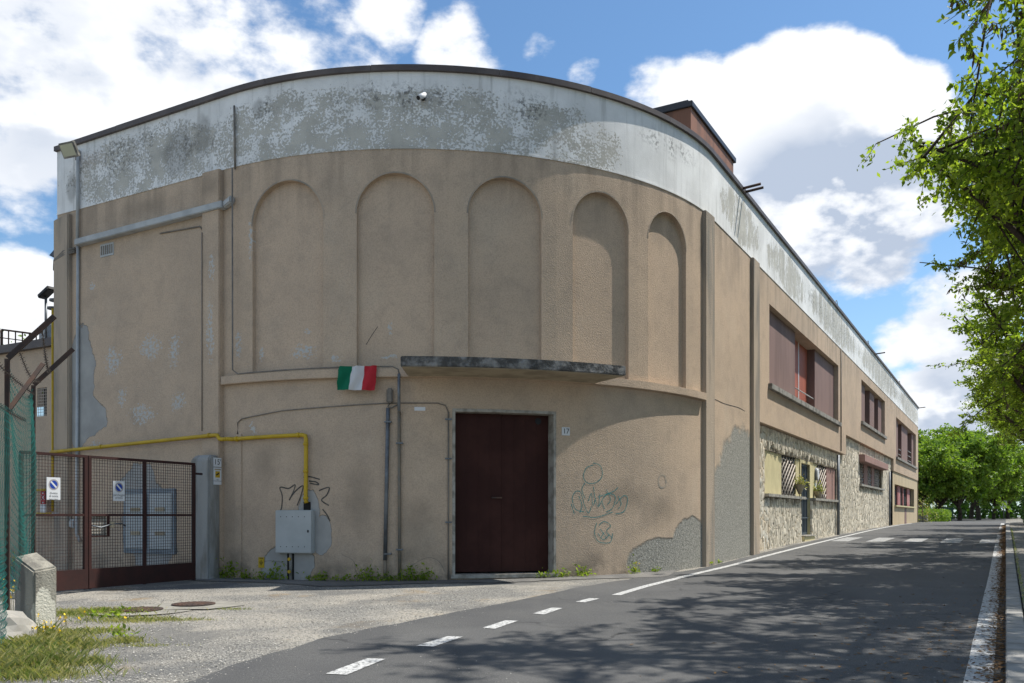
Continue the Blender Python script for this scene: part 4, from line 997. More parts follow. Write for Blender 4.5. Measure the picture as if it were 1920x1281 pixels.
gt = thing('gate', 'rust-red steel gate filled with square wire mesh', 'gate', (-5.9, 13.4, -1.1))
H0 = Vector((-5.37, 14.62, 0)); gd = Vector((-.4957, -1, 0)).normalized(); gn = Vector((gd.y, -gd.x, 0))
if gn.y > 0: gn = -gn
def gp3(l, z, o=0.0): return H0+gd*l+ZV*z+gn*o
def gbar(l0, l1, z0, z1, th, name, m='rust', o=0.0):
    mb = MB(); mb.obox(gp3((l0+l1)/2, (z0+z1)/2, o), gd*(l1-l0)/2, ZV*(z1-z0)/2, gn*th/2); return mb.build(name, M[m], gt, bevel=.003)
for l, w in ((.02, .05), (1.03, .045), (2.02, .05), (2.085, .06), (3.08, .05)): gbar(l-w/2, l+w/2, -1.08, .86, .045, 'stile')
for a, b in ((0, 2.045), (2.055, 3.1)):
    gbar(a, b, .86, .90, .04, 'top_rail'); gbar(a+.05, b-.05, 0.0, .035, .03, 'mid_rail', o=.003); gbar(a, b, -1.07, -.78, .03, 'kick_plate', o=.012)
for a, b in ((.05, 1.0), (1.055, 1.99), (2.12, 3.05)):
    mb = MB()
    for k in range(int((b-a)/.046)+1):
        l = a+k*.046; mb.obox(gp3(l, .04, -.012), gd*.0028, ZV*.82, gn*.0028)
    for k in range(36):
        z = -.77+k*.046
        mb.obox(gp3((a+b)/2, z, -.018), gd*(b-a)/2, ZV*.0028, gn*.0028)
    mb.build('wire_mesh', M['wire'], gt, kind='stuff', fixn=False)
gbar(1.70, 1.99, -.31, -.29, .03, 'lock_frame'); gbar(1.68, 1.71, -.31, .0, .03, 'lock_frame')
M['grit'] = worn('pale_sheet', (.34, .32, .28), (.28, .26, .23), 4, .8, 0, 0)
gbar(1.71, 1.99, -.29, .0, .006, 'lock_sheet', 'grit', -.024)
mb = MB(); mb.obox(gp3(1.66, -.13, .04), gd*.035, ZV*.045, gn*.018); o = mb.build('padlock', M['soffit'], gt, bevel=.008)
mb = MB(); mb.tube([gp3(2.0, -.14, .03), gp3(1.85, -.17, .035), gp3(1.66, -.12, .05), gp3(1.5, -.11, .04), gp3(1.4, -.15, .02)], .012, 6); mb.build('chain', M['steel'], gt)
mb = MB(); mb.tube([gp3(-.16, .72, 0), gp3(.02, .72, 0)], .02, 6); mb.build('hinge', M['rust'], gt)
M['blue'] = mat('sign_blue', (.012, .05, .30), .5); M['ringgrey'] = mat('sign_ring', (.33, .30, .30), .5)
def gate_sign(l, z, w, h, lines, label):
    th = thing('parking_sign', label, 'sign', gp3(l, z-h/2, .04), 'parking signs on the gate'); R0 = -gd
    mb = MB(); mb.obox(gp3(l, z, .03), R0*w/2, ZV*h/2, gn*.004); mb.build('plate', M['white'], th, bevel=.003)
    c = gp3(l, z+h*.18, .0345); mb = MB(); mb.disc(c, R0*w*.36, ZV*w*.36, gn*.001, 28); mb.build('ring', M['ringgrey'], th)
    mb = MB(); mb.disc(c+gn*.0012, R0*w*.27, ZV*w*.27, gn*.001, 28); mb.build('blue_disc', M['blue'], th)
    mb = MB(); u = (R0-ZV).normalized(); v_ = (R0+ZV).normalized(); mb.obox(c+gn*.003, u*w*.27, v_*w*.055, gn*.0008); mb.build('slash', M['white'], th)
    mb = MB()
    for k, (t, sz) in enumerate(lines): put_text(mb, t, sz, gp3(l, z-h*.20-k*.042, .0352), R0, ZV)
    mb.build('lettering', M['black'], th, fixn=False)
gate_sign(1.53, .385, .21, .305, [('parcheggio', .046), ('privato', .046)], 'white private parking sign on the gate leaf next to the pillar')
gate_sign(2.62, .39, .215, .32, [('divieto', .045), ('di sosta', .045), ('lasciare libero', .025)], 'white no stopping sign on the left gate leaf')

fe = thing('chain_link_fence', 'green chain-link fence with rusty bent posts and barbed wire', 'fence', (-4.65, 8.0, -1.15))
FA = Vector((-4.655, 8.0, 0)); FD = Vector((-5.31, 9.62, 0)); fdv = (FD-FA).normalized(); FL = (FD-FA).length; fn_ = Vector((-fdv.y, fdv.x, 0))
if fn_.x < 0: fn_ = -fn_
armd = (Vector((.40, .10, .43))).normalized()
for p, zj, al in ((FA, 1.46, .57), (FD, 1.46, .58)):
    mb = MB(); mb.obox(p+ZV*((zj-1.3)/2)+fn_*.0, fdv*.022, fn_*.004, ZV*((zj+1.3)/2)); mb.obox(p+ZV*((zj-1.3)/2)+fdv*.020-fn_*.02, fdv*.004, fn_*.022, ZV*((zj+1.3)/2)); mb.build('post', M['iron'], fe)
    c0_ = p+ZV*(zj-.01); mb = MB(); sd_ = armd.cross(fdv).normalized(); mb.obox(c0_+armd*al/2, armd*al/2, fdv*.022, sd_*.005); mb.obox(c0_+armd*al/2+sd_*.02, armd*al/2, fdv*.004, sd_*.022); mb.build('post_arm', M['iron'], fe)
b0 = Vector(at(21, 768, 8.03)); b1 = Vector(at(84, 683, 8.35)); bd = (b1-b0); sd_ = bd.cross(fdv).normalized()
mb = MB(); mb.obox((b0+b1)/2, bd/2, fdv*.020, sd_*.004); mb.obox((b0+b1)/2+sd_*.018, bd/2, fdv*.004, sd_*.018); mb.build('brace', M['iron'], fe)
def chain(l0, l1, ztop, zbot, name):
    mb = MB(); pitch = .072; n = int((l1-l0)/pitch*2)
    for k in range(n):
        base = l0+k*pitch/2; pts = []; j = 0; zt = ztop(base)
        z = zt
        while z > zbot:
            side = ((j+k) % 2); pts.append(FA+fdv*(base+(side-.5)*pitch*.52)+ZV*z+fn_*(.008*(-1)**j+.02*math.sin(base*4+z*3))); z -= pitch*.5; j += 1
        mb.tube(pts, 0.0022, 3, cap=False)
    mb.build(name, M['green'], fe, kind='stuff', fixn=False)
chain(-1.9, -.02, lambda l: .98+.0*l, -1.12, 'mesh_panel')
chain(.04, FL, lambda l: 1.43-.5*math.sin(math.pi*min(1, l/FL))*.35-.0*l, -.75, 'mesh_panel')
M['barb'] = worn('barbed_wire', (.10, .085, .075), (.07, .055, .045), 9, .7, .4, 0)
def barbed(p0, p1, sag):
    mb = MB(); p0, p1 = Vector(p0), Vector(p1); pts = [p0.lerp(p1, t)-ZV*sag*math.sin(math.pi*t) for t in np.linspace(0, 1, 14)]
    mb.tube(pts, .0045, 4)
    L = (p1-p0).length; k = int(L/.1)
    for i in range(1, k):
        t = i/k; c = p0.lerp(p1, t)-ZV*sag*math.sin(math.pi*t)
        for d in (Vector((.03, .01, .025)), Vector((-.03, .0, .025)), Vector((.0, .03, -.025))): mb.tube([c-d*.6, c+d*.6], .003, 3)
    mb.build('barbed_wire', M['barb'], fe, kind='stuff', fixn=False)
tA = FA+ZV*1.45; tD = FD+ZV*1.45
barbed(tA+armd*.40, tD+armd*.22, .10); barbed(tA+armd*.12, tD+armd*.08, .10); barbed(tA-ZV*.12+(FA-FD)*.8, tD-ZV*.1, .03); barbed(tA-ZV*.48+(FA-FD)*.8, tA-ZV*.46+(FD-FA)*.6, .02)
# concrete end block and boulder
bc = Vector((-4.66, 8.42, 0)); bw = Vector((.56, .83, 0)).normalized(); bl = Vector((-.83, .56, 0))
mb = MB(); f0 = bc; z0 = gz(bc.x, bc.y)-.15
lo = [bc, bc+bw*.23, bc+bw*.23+bl*.38, bc+bl*.38]; zt = [-.535, -.50, -.36, -.40]
L_ = [mb.add(p+ZV*z0) for p in lo]; U_ = [mb.add(p+ZV*z) for p, z in zip(lo, zt)]
for k in range(4): mb.face((L_[k], L_[(k+1) % 4], U_[(k+1) % 4], U_[k]))
mb.face(U_); mb.face(L_[::-1])
def block_mat():
    m = worn('block_concrete', (.31, .29, .24), (.15, .14, .12), 5, .95, 0, .012, 45, streak=True); q, b = ng(m); old = b.inputs['Base Color'].links[0].from_socket
    pos = q.n('NewGeometry').outputs['Position']; v = q.vm('MULTIPLY', q.vm('SUBTRACT', pos, (-4.60, 8.50, -.98+CZ)), (1/.10, 1/.12, 1/.26))
    k = q.ramp(q.m('ADD', q.vm('LENGTH', v), q.m('MULTIPLY', q.m('SUBTRACT', q.noise(pos, 11, 6, .7), .5), 1.2)), 1.05, .95)
    q.L.new(q.mix(k, old, (.58, .55, .46, 1)), b.inputs['Base Color']); return m
o = mb.build('concrete_block', block_mat(), bevel=.018); tag(o, 'weathered concrete block with slanted top at the foot of the fence', 'concrete block')
bm = bmesh.new(); bmesh.ops.create_icosphere(bm, subdivisions=3, radius=1)
for v in bm.verts:
    k = 1+.22*mnoise.noise(v.co*1.6)+.08*mnoise.noise(v.co*5); v.co = Vector((v.co.x*.34*k, v.co.y*.26*k, v.co.z*.24*k))
me = bpy.data.meshes.new('boulder'); bm.to_mesh(me); bm.free(); me.materials.append(M['grit'])
o = bpy.data.objects.new('boulder', me); COL.objects.link(o); p = gp(2, 1205); o.location = (p[0], p[1], p[2]+.06); tag(o, 'pale boulder half hidden in grass below the fence', 'boulder')
# manholes
for (px, py, r, lab) in ((262, 1147, .26, 'round iron manhole cover nearer the grass'), (363, 1136.5, .26, 'round iron manhole cover further right, nearer the building')):
    c = Vector(gp(px, py, .012)); th = thing('manhole', lab, 'manhole', c, 'manhole covers on the forecourt')
    mb = MB(); n = 18; rs = random.Random(px); ring = [mb.add(c+Vector((math.cos(t)*.62*rs.uniform(.9, 1.08), math.sin(t)*.5*rs.uniform(.9, 1.08), 0))) for t in [2*math.pi*k/n for k in range(n)]]; ct = mb.add(c+ZV*.012)
    for k in range(n): mb.face((ring[k], ring[(k+1) % n], ct))
    mb.build('collar', M['collar'] if 'collar' in M else M.setdefault('collar', worn('manhole_concrete', (.27, .255, .22), (.20, .19, .165), 5, .95, 0, .006, 40)), th)
    mb = MB(); mb.disc(c+ZV*.012, (r, 0, 0), (0, r, 0), (0, 0, .010), 32); mb.build('cover', M['iron'], th)
    mb = MB()
    for k in range(-3, 4):
        h = math.sqrt(max(.01, (r*.85)**2-(k*.062)**2)); mb.obox(c+Vector((k*.062, 0, .024)), (.012, 0, 0), (0, h, 0), (0, 0, .003))
    mb.build('cover_ribs', M['iron'], th, kind='stuff')
# paper scraps
for (px, py, w, lab) in ((1384, 1045, .11, 'scrap of white paper at the foot of the wing wall'),):
    c = Vector(gp(px, py, .012)); mb = MB(); mb.poly([c+Vector((-w, 0, .01)), c+Vector((0, -w*.5, .0)), c+Vector((w, .02, .015)), c+Vector((.02, w*.6, .05))]); o = mb.build('paper_scrap', M['white']); tag(o, lab, 'litter')

# ------------------------------------------------------------------ annex on the left
ax = thing('annex', 'low beige annex with dark eaves left of the main building', 'building', F(-8, -1.3, -1))
AO = -.42; aw0, aw1 = S_at(70, AO), S_at(88, AO)
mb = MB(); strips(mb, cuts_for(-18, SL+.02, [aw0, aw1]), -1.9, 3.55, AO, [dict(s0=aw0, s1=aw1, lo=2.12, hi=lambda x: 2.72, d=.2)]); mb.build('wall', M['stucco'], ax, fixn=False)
mb = MB(); mb.slab(-18, SL+.02, 3.55, 3.72, AO-6, AO+.12); mb.build('roof', M['coping'], ax)
mb = MB(); mb.slab(aw0, aw1, 2.12, 2.72, AO-.19, AO-.15); win = mb.build('window', M['dark'], ax)
for k in range(7): mb = MB(); a = aw0+.02+k*.058; mb.slab(a-.004, a+.004, 2.12, 2.72, AO-.02, AO-.012); mb.build('grille_bar', M['grille'], win)
for k in range(10): mb = MB(); z = 2.14+k*.062; mb.slab(aw0, aw1, z-.004, z+.004, AO-.012, AO-.006); mb.build('grille_bar', M['grille'], win)
ac = thing('air_conditioner', 'grey air conditioning unit on the annex roof', 'air conditioner', F(-5.3, 3.72, -1.2))
a0, a1 = S_at(72, -1.0), S_at(101, -1.0)
mb = MB(); mb.slab(a0, a1, 3.72, 4.27, -1.7, -1.0); mb.build('casing', M['cabinet'], ac, bevel=.02)
for z in (4.08, 3.88): mb = MB(); mb.slab(a0+.06, a0+.17, z, z+.07, -1.0, -.99); mb.build('slot', M['black'], ac)
mb = MB(); mb.slab((a0+a1)/2, a1-.03, 3.8, 4.22, -1.0, -.985); mb.build('fan_grille', M['steel'], ac)
lp = thing('pole_lamp', 'lamp head on a slim grey pole above the annex roof', 'lamp', F(S_at(86, -.8), 3.72, -.8))
pa = S_at(86, -.8); mb = MB(); mb.tube([F(pa, 3.72, -.8), F(pa, 4.76, -.8)], .028, 8); mb.build('pole', M['steel'], lp)
mb = MB(); c = Vector(F(pa+.06, 4.86, -.78)); d = (TL+ZV*.45).normalized(); mb.obox(c, d*.2, d.cross(NL).normalized()*.05, NL*.1); mb.build('lamp_head', M['black'], lp, bevel=.02)
fp = thing('flue_pipe', 'short flue pipes with round caps beside the corner pilaster', 'flue', F(S_at(101, -.5), 3.7, -.5))
for px_, z in ((105, 4.52), (101, 4.36)):
    a = S_at(px_, -.5); mb = MB(); mb.tube([F(a, 3.7, -.5), F(a, z, -.5)], .045, 8); mb.build('pipe', M['oldpipe'], fp); mb = MB(); c = Vector(F(a, z, -.5)); mb.disc(c, TL*.13, NL*.13, ZV*.04, 14); mb.build('cap', M['steel'], fp)
rl = thing('roof_railing', 'dark steel railing on the annex roof', 'railing', F(S_at(35, -.5), 3.72, -.4))
a0 = S_at(3, -.5); a1 = S_at(68, -.9)
for z in (4.10, 3.92): mb = MB(); mb.tube([F(a0, z+.03, -.5), F(a1, z-.06, -.9)], .022 if z > 4 else .012, 6); mb.build('rail', M['iron'], rl)
for k in range(6): t = k/5; mb = MB(); mb.tube([F(a0+(a1-a0)*t, 3.7, -.5-.4*t), F(a0+(a1-a0)*t, 4.13-.09*t, -.5-.4*t)], .03 if k in (0,) else .014, 6); mb.build('baluster', M['iron'], rl)
rs = np.random.default_rng(5); c = np.array(F(S_at(35, -3), 4.05, -3.0)); sh = thing('roof_shrub', 'bright green shrub behind the railing of the annex', 'shrub', F(S_at(35, -3), 3.72, -3.0))
leaf_obj(c+rs.normal(size=(900, 3))*[.7, .5, .3], .12, M['leaf_far'], 'foliage', sh, rs)
mb = MB()
for k in range(9): mb.tube([F(S_at(35, -3), 3.7, -3), F(S_at(35, -3)+rs.normal()*.6, 4.2+rs.uniform(0, .4), -3+rs.normal()*.3)], .012, 4)
mb.build('stems', M['bark'], sh, kind='stuff')

# ------------------------------------------------------------------ trees
def tree_meshes(seed, H, ch, cr, crz, trunk_r, nl, ns, nt, nleaf, L, leafm, pods=0, droop=.55, twig=.55):
    """trunk, branches, crown (and hanging pods) of one tree, base at the origin"""
    rs = np.random.default_rng(seed); tr = MB(); br = MB(); LC = []; PC = []
    f = ch-crz*.75; pts = []
    lean = rs.normal(size=2)*.25
    for t in np.linspace(0, 1, 6): pts.append((lean[0]*t*t+.05*math.sin(t*5+seed), lean[1]*t*t, f*t))
    tr.tube(pts, trunk_r, 9, trunk_r*.72)
    top = Vector(pts[-1])
    def inside():
        while True:
            p = rs.uniform(-1, 1, size=3)
            r = np.linalg.norm(p)
            if .35 < r < 1: return Vector((p[0]*cr, p[1]*cr, ch+p[2]*crz))
    for i in range(nl):
        az = 2*math.pi*(i+rs.uniform(-.3, .3))/nl; el = rs.uniform(-.25, .95)
        end = Vector((math.cos(az)*math.cos(el)*cr*.85, math.sin(az)*math.cos(el)*cr*.85, ch+math.sin(el)*crz*.85))
        st = top-ZV*rs.uniform(0, f*.18); mid_ = st.lerp(end, .5)+ZV*rs.uniform(.1, .6)
        path = [st, st.lerp(mid_, .5)+ZV*.12, mid_, mid_.lerp(end, .55)+ZV*.08, end]
        tr.tube(path, trunk_r*.5, 6, .025)
        for j in range(ns):
            t = rs.uniform(.25, 1.0); k = min(3, int(t*4)); s0 = path[k].lerp(path[k+1], t*4-k)
            tgt = inside(); d = (tgt-s0)
            if d.length > cr*.62: d = d.normalized()*cr*.62*rs.uniform(.6, 1)
            e = s0+d; m_ = s0.lerp(e, .5)+ZV*rs.uniform(0, .25)
            br.tube([s0, m_, e], .026, 4, .010, cap=False)
            for q in range(nt):
                t2 = rs.uniform(.2, 1.0); b0_ = s0.lerp(m_, t2*2) if t2 < .5 else m_.lerp(e, t2*2-1)
                dd = Vector(rs.normal(size=3)); dd.z = dd.z*.6-.1; dd.normalize(); e2 = b0_+dd*twig*rs.uniform(.5, 1.3)-ZV*.06
                br.tube([b0_, e2], .007, 3, .004, cap=False)
                tt = rs.uniform(.1, 1.08, size=nleaf)[:, None]
                LC.append(np.array(b0_)[None]*(1-tt)+np.array(e2)[None]*tt+rs.normal(size=(nleaf, 3))*.05*twig/.55)
                if pods and rs.random() < .55:
                    tt = rs.uniform(.0, 1.0, size=(pods, 1)); PC.append(np.array(b0_)[None]*(1-tt)+np.array(e2)[None]*tt)
        for q in range(nt*3):
            b0_ = path[3].lerp(path[4], rs.uniform(-.6, 1.0)); dd = Vector(rs.normal(size=3)); dd.z = dd.z*.6-.1; dd.normalize(); e2 = b0_+dd*twig*rs.uniform(.5, 1.3)-ZV*.06
            br.tube([b0_, e2], .007, 3, .004, cap=False); tt = rs.uniform(.1, 1.08, size=nleaf)[:, None]
            LC.append(np.array(b0_)[None]*(1-tt)+np.array(e2)[None]*tt+rs.normal(size=(nleaf, 3))*.05*twig/.55)
    out = {}
    for n_, b_ in (('trunk', tr), ('branches', br)):
        me = bpy.data.meshes.new(n_); me.from_pydata(b_.v, [], b_.f); me.polygons.foreach_set('use_smooth', b_.sm); me.materials.append(M['bark']); out[n_] = me
    out['crown'] = quads_mesh('crown', leaf_arrays(np.concatenate(LC), L, rs, droop, .55), leafm)
    if PC: out['seed_pods'] = quads_mesh('seed_pods', leaf_arrays(np.concatenate(PC), .15, rs, 3.0, .2), M['pod'])
    return out
def plant_tree(meshes, name, label, loc, rz, group, sc3=(1, 1, 1)):
    t = thing(name, label, 'tree', loc, group); t.rotation_euler = (0, 0, rz); t.scale = sc3
    for k, me in meshes.items():
        o = bpy.data.objects.new(k, me); COL.objects.link(o); o.parent = t; OFF[o] = Vector(loc)
        if k == 'branches': o['kind'] = 'stuff'
    return t
TH = tree_meshes(3, 13, 9.6, 4.3, 3.3, .2, 10, 9, 8, 17, .125, M['leaf'])
TA = tree_meshes(5, 12, 7.3, 4.2, 4.7, .19, 12, 11, 10, 27, .11, M['leaf'], pods=12)
TB = tree_meshes(8, 11, 6.9, 4.2, 4.6, .18, 12, 11, 10, 27, .115, M['leaf'])
row = [(4.5, 2.3, TH, 2.0), (10.2, 2.5, TH, 4.1), (14.9, 2.5, TA, .9), (17.6, 1.9, TB, 2.2), (22.2, 1.9, TA, 3.9), (27.5, 2.0, TB, 5.0), (34, 2.1, TA, 1.7), (42, 2.1, TB, .3), (52, 2.2, TA, 2.9)]
for k, (u, v, ms, rz) in enumerate(row):
    lab = ['tall leafy tree whose high crown shades the nearest road', 'tall leafy tree shading the road in front of the brown door', 'leafy tree with hanging brown pods at the top right',
           'leafy tree overhanging the road just behind the podded one', 'leafy roadside tree third along the visible right-hand row', 'leafy roadside tree fourth along the visible right-hand row', 'leafy roadside tree fifth along the visible right-hand row', 'leafy roadside tree beside the far hedge', 'last leafy tree of the right-hand row'][k]
    plant_tree(ms, 'roadside_tree', lab, GP(u, v), rz, 'trees along the right side of the road', (1, 1, 1) if u < 25 else (1, 1, .76))
TF = [tree_meshes(21, 9, 4.9, 4.9, 4.6, .2, 12, 12, 9, 26, .27, M['leaf_far'], twig=.9, droop=.2), tree_meshes(22, 9, 5.0, 5.0, 4.5, .22, 12, 12, 9, 26, .27, M['leaf_far'], twig=.9, droop=.2)]
fars = [(1722, 74, .98), (1757, 80, 1.0), (1800, 76, .98), (1835, 86, 1.12), (1863, 98, 1.05), (1890, 112, 1.1), (1770, 104, 1.25), (1820, 112, 1.3), (1715, 96, 1.15)]
fl_ = ['end tree just right of the building', 'broad tree behind the green litter bin', 'middle tree with visible trunk at the road end', 'tall tree right of the middle at the road end', 'tree above the parked cars', 'farthest tree where the road disappears', 'taller tree rising behind the litter bin tree', 'taller tree rising behind the middle of the far row', 'tree partly hidden behind the end of the building']
for k, (px, d, s_) in enumerate(fars):
    x = (px-960)/FPX*d; plant_tree(TF[k % 2], 'far_tree', fl_[k], (x, d, gz(x, d)-.05), k*1.3, 'trees at the end of the road', (s_, s_, s_))
# dark wood behind, hedge, bush
rs = np.random.default_rng(9)
C = np.stack([rs.uniform(55, 130, 16000), rs.uniform(118, 132, 16000), rs.uniform(-1, 8.5, 16000)], 1); o = leaf_obj(C, .75, M['leaf_dark'], 'far_wood', None, rs, .2, .7, 'stuff', 'dark wood closing the view at the end of the road')
def hedge(name, label, u0, u1, v0, v1, h, n, L, m, cat):
    th = thing(name, label, cat, GP((u0+u1)/2, (v0+v1)/2))
    P = rs.uniform(-1, 1, size=(n, 3)); r = np.linalg.norm(P, ord=4, axis=1); P = P/r[:, None]*rs.uniform(.72, 1.04, size=n)[:, None]
    pts = []
    for p in P:
        u = (u0+u1)/2+p[0]*(u1-u0)/2; v = (v0+v1)/2+p[1]*(v1-v0)/2; x, y = xy_of(u, v); pts.append((x, y, gh(u)+h*(.5+.5*p[2])+.12*mnoise.noise((u, v, 0))))
    leaf_obj(np.array(pts), L, m, 'foliage', th, rs, .3)
    mb = MB()
    for k in range(14):
        u = rs.uniform(u0+.2, u1-.2); v = rs.uniform(v0+.15, v1-.15); p = Vector(GP(u, v)); mb.tube([p, p+Vector((rs.normal()*.1, rs.normal()*.1, h*.8))], .03, 5, .01)
    mb.build('stems', M['bark'], th, kind='stuff')
hedge('hedge', 'tall ivy-green hedge beside the far pavement', 44, 60, .75, 2.6, 2.0, 12000, .15, M['leaf_dark'], 'hedge')
ub, vb = uv_of(*at(1752, 968, 66)[:2]); hedge('bush', 'low bright green bush past the end of the building', ub-1.5, ub+1.5, vb-1.3, vb+1.1, .95, 4000, .12, M['leaf_far'], 'bush')
# plain brown fence panels and concrete stub at the building end
fp2 = thing('panel_fence', 'dark brown sheet-metal fence at the far end of the building', 'fence', F(58.6, -.5, -.3))
for k in range(3): mb = MB(); mb.slab(58.25+k*1.15, 58.25+k*1.15+1.1, -.6, 2.05, -.5, -.42); mb.build('fence_panel', M['rubber'] if False else M['coping'], fp2)
for k in range(4): mb = MB(); mb.slab(58.16+k*1.15, 58.24+k*1.15, -.6, 2.12, -.5, -.38); mb.build('fence_post', M['iron'], fp2)
mb = MB(); mb.slab(61.9, 62.7, -.7, .06, -.5, .25); o = mb.build('concrete_stub', M['concrete'], bevel=.03); tag(o, 'low concrete pier at the end of the brown fence', 'pier')
vs2 = thing('climbing_shrub', 'thin pale-leaved shrub in front of the brown fence', 'shrub', F(59.5, -.5, .2)); c = np.array(F(59.6, .35, .15)); leaf_obj(c+rs.normal(size=(420, 3))*[.5, .35, .45], .13, M['grass'], 'foliage', vs2, rs)
mb = MB()
for k in range(6): mb.tube([F(59.5, -.5, .15), F(59.5+rs.normal()*.4, .9, .15)], .012, 4)
mb.build('stems', M['bark'], vs2, kind='stuff')
# litter bin, sign and cars far down the road
lbn = thing('litter_bin', 'green wheeled bin beside the far trees', 'bin', at(1777, 970, 72)); p = Vector(at(1777, 968, 72)); p.z = gz(p.x, p.y)
M['bin'] = mat('bin_green', (.015, .06, .035), .5)
mb = MB()
lo = [mb.add(p+Vector((a*.25, b*.25, .05))) for a, b in ((-1, -1), (1, -1), (1, 1), (-1, 1))]; hi = [mb.add(p+Vector((a*.34, b*.34, 1.0))) for a, b in ((-1, -1), (1, -1), (1, 1), (-1, 1))]
for k in range(4): mb.face((lo[k], lo[(k+1) % 4], hi[(k+1) % 4], hi[k]))
mb.face(hi); mb.face(lo[::-1]); mb.build('bin_body', M['bin'], lbn, bevel=.03)
mb = MB(); mb.obox(p+ZV*1.06, (.38, 0, 0), (0, .38, 0), (0, 0, .06)); mb.build('lid', M['bin'], lbn, bevel=.03)
for sx_ in (-.25, .25): mb = MB(); mb.disc(p+Vector((sx_, .26, .1)), (0, .1, 0), (0, 0, .1), (.05, 0, 0), 12); mb.build('wheel', M['rubber'], lbn)
rsn = thing('road_sign', 'small white rectangular sign on a post down the road', 'sign', at(1882, 968, 100)); p = Vector(at(1882, 968, 100)); p.z = gz(p.x, p.y)
mb = MB(); mb.tube([p, p+ZV*2.1], .04, 6); mb.build('post', M['steel'], rsn); mb = MB(); mb.obox(p+ZV*1.75, (.38, 0, 0), (0, .01, 0), (0, 0, .42)); mb.build('plate', M['white'], rsn)
def car(px, d, ang, col, label):
    p = Vector(at(px, 968, d)); p.z = gz(p.x, p.y); th = thing('parked_car', label, 'car', p, 'cars parked far down the road')
    f = Vector((math.cos(ang), math.sin(ang), 0)); r = Vector((-f.y, f.x, 0)); mc_ = mat('car_paint', col, .3, .2, .5)
    prof = [(-2.05, .35), (-2.1, .75), (-1.75, .92), (-1.3, 1.38), (.25, 1.42), (.95, .98), (1.9, .82), (2.1, .6), (2.05, .3)]
    mb = MB(); A_ = [mb.add(p+f*x+r*(.84 if z < 1 else .66)+ZV*z) for x, z in prof]; B_ = [mb.add(p+f*x-r*(.84 if z < 1 else .66)+ZV*z) for x, z in prof]
    for k in range(9): mb.face((A_[k], A_[(k+1) % 9], B_[(k+1) % 9], B_[k]))
    mb.face(A_); mb.face(B_[::-1]); mb.build('body', mc_, th, bevel=.05)
    for sg in (1, -1):
        mb = MB(); mb.poly([p+f*x+r*sg*w_+ZV*z for x, z, w_ in ((-1.45, .98, .86), (.7, 1.0, .86), (.18, 1.34, .70), (-1.2, 1.32, .70))]); mb.build('side_window', M['glass'], th)
        for x in (-1.3, 1.3): mb = MB(); mb.disc(p+f*x+r*(.70*sg if sg > 0 else -.88)+ZV*.31, f*.31, ZV*.31, r*.18, 16); mb.build('wheel', M['rubber'], th)
    mb = MB(); mb.poly([p+f*x+r*y+ZV*z for x, y, z in ((.98, .66, 1.02), (.98, -.66, 1.02), (.36, -.58, 1.39), (.36, .58, 1.39))]); mb.build('windscreen', M['glass'], th)
    mb = MB(); mb.poly([p+f*x+r*y+ZV*z for x, y, z in ((-1.74, .66, .99), (-1.74, -.66, .99), (-1.37, -.58, 1.37), (-1.37, .58, 1.37))]); mb.build('rear_window', M['glass'], th)
car(1864, 168, R_(62), (.6, .6, .62), 'white car parked far down the road'); car(1881, 172, R_(20), (.05, .055, .07), 'dark car parked crosswise far down the road')

# ------------------------------------------------------------------ grass, weeds, pebbles, leaf litter
def blades(centres, hmin, hmax, rs, w=.006):
    C = np.asarray(centres); n = len(C); az = rs.uniform(0, 2*np.pi, n); h = rs.uniform(hmin, hmax, n); ln = rs.uniform(.2, 1.3, n)*h
    side = np.stack([np.cos(az+1.57), np.sin(az+1.57), np.zeros(n)], 1)*w; d = np.stack([np.cos(az)*ln, np.sin(az)*ln, h], 1)
    m_ = C+d*np.array([.4, .4, .62]); return np.stack([C-side, C+side, m_+side*.7, C+d], 1).reshape(-1, 3)
def clump_pts(px, py, rx, ry, n, rs):
    c = gp(px, py); P = rs.normal(size=(n, 2))*.5; x = c[0]+P[:, 0]*rx; y = c[1]+P[:, 1]*ry
    return np.stack([x, y, np.array([gz(a, b) for a, b in zip(x, y)])], 1)
rs = np.random.default_rng(12)
G_ = []
for (px, py, rx, ry, n, h0, h1) in [(150, 1152, 1.0, .45, 2600, .03, .13), (250, 1165, .7, .25, 1200, .03, .12), (330, 1163, .6, .12, 500, .02, .07), (200, 1150, .5, .25, 700, .05, .17), (300, 1143, .7, .07, 260, .02, .06), (440, 1143, .3, .12, 240, .02, .06),
        (60, 1215, .55, .45, 2200, .05, .24), (20, 1250, .6, .5, 2200, .06, .28), (110, 1195, .4, .35, 1200, .04, .18), (150, 1215, .3, .25, 800, .04, .16), (150, 1245, .35, .2, 700, .04, .14), (235, 1205, .25, .15, 450, .04, .14), (270, 1212, .4, .08, 250, .02, .07), (60, 1270, .6, .25, 1400, .04, .16), (5, 1195, .5, .4, 1500, .06, .3), (190, 1185, .4, .2, 600, .03, .12)]:
    G_.append(blades(clump_pts(px, py, rx*.8, ry*.8, int(n*.8), rs), h0*.6, h1*.48, rs, .0027))
V = np.concatenate(G_); off = np.array([V[:, 0].mean(), V[:, 1].mean(), V[:, 2].min()])
o = bpy.data.objects.new('grass', quads_mesh('grass', V-off, M['grass'])); COL.objects.link(o); o.location = off; tag(o, 'rough green grass growing over the gravel at the left', kind='stuff'); OFF[o] = Vector(off)
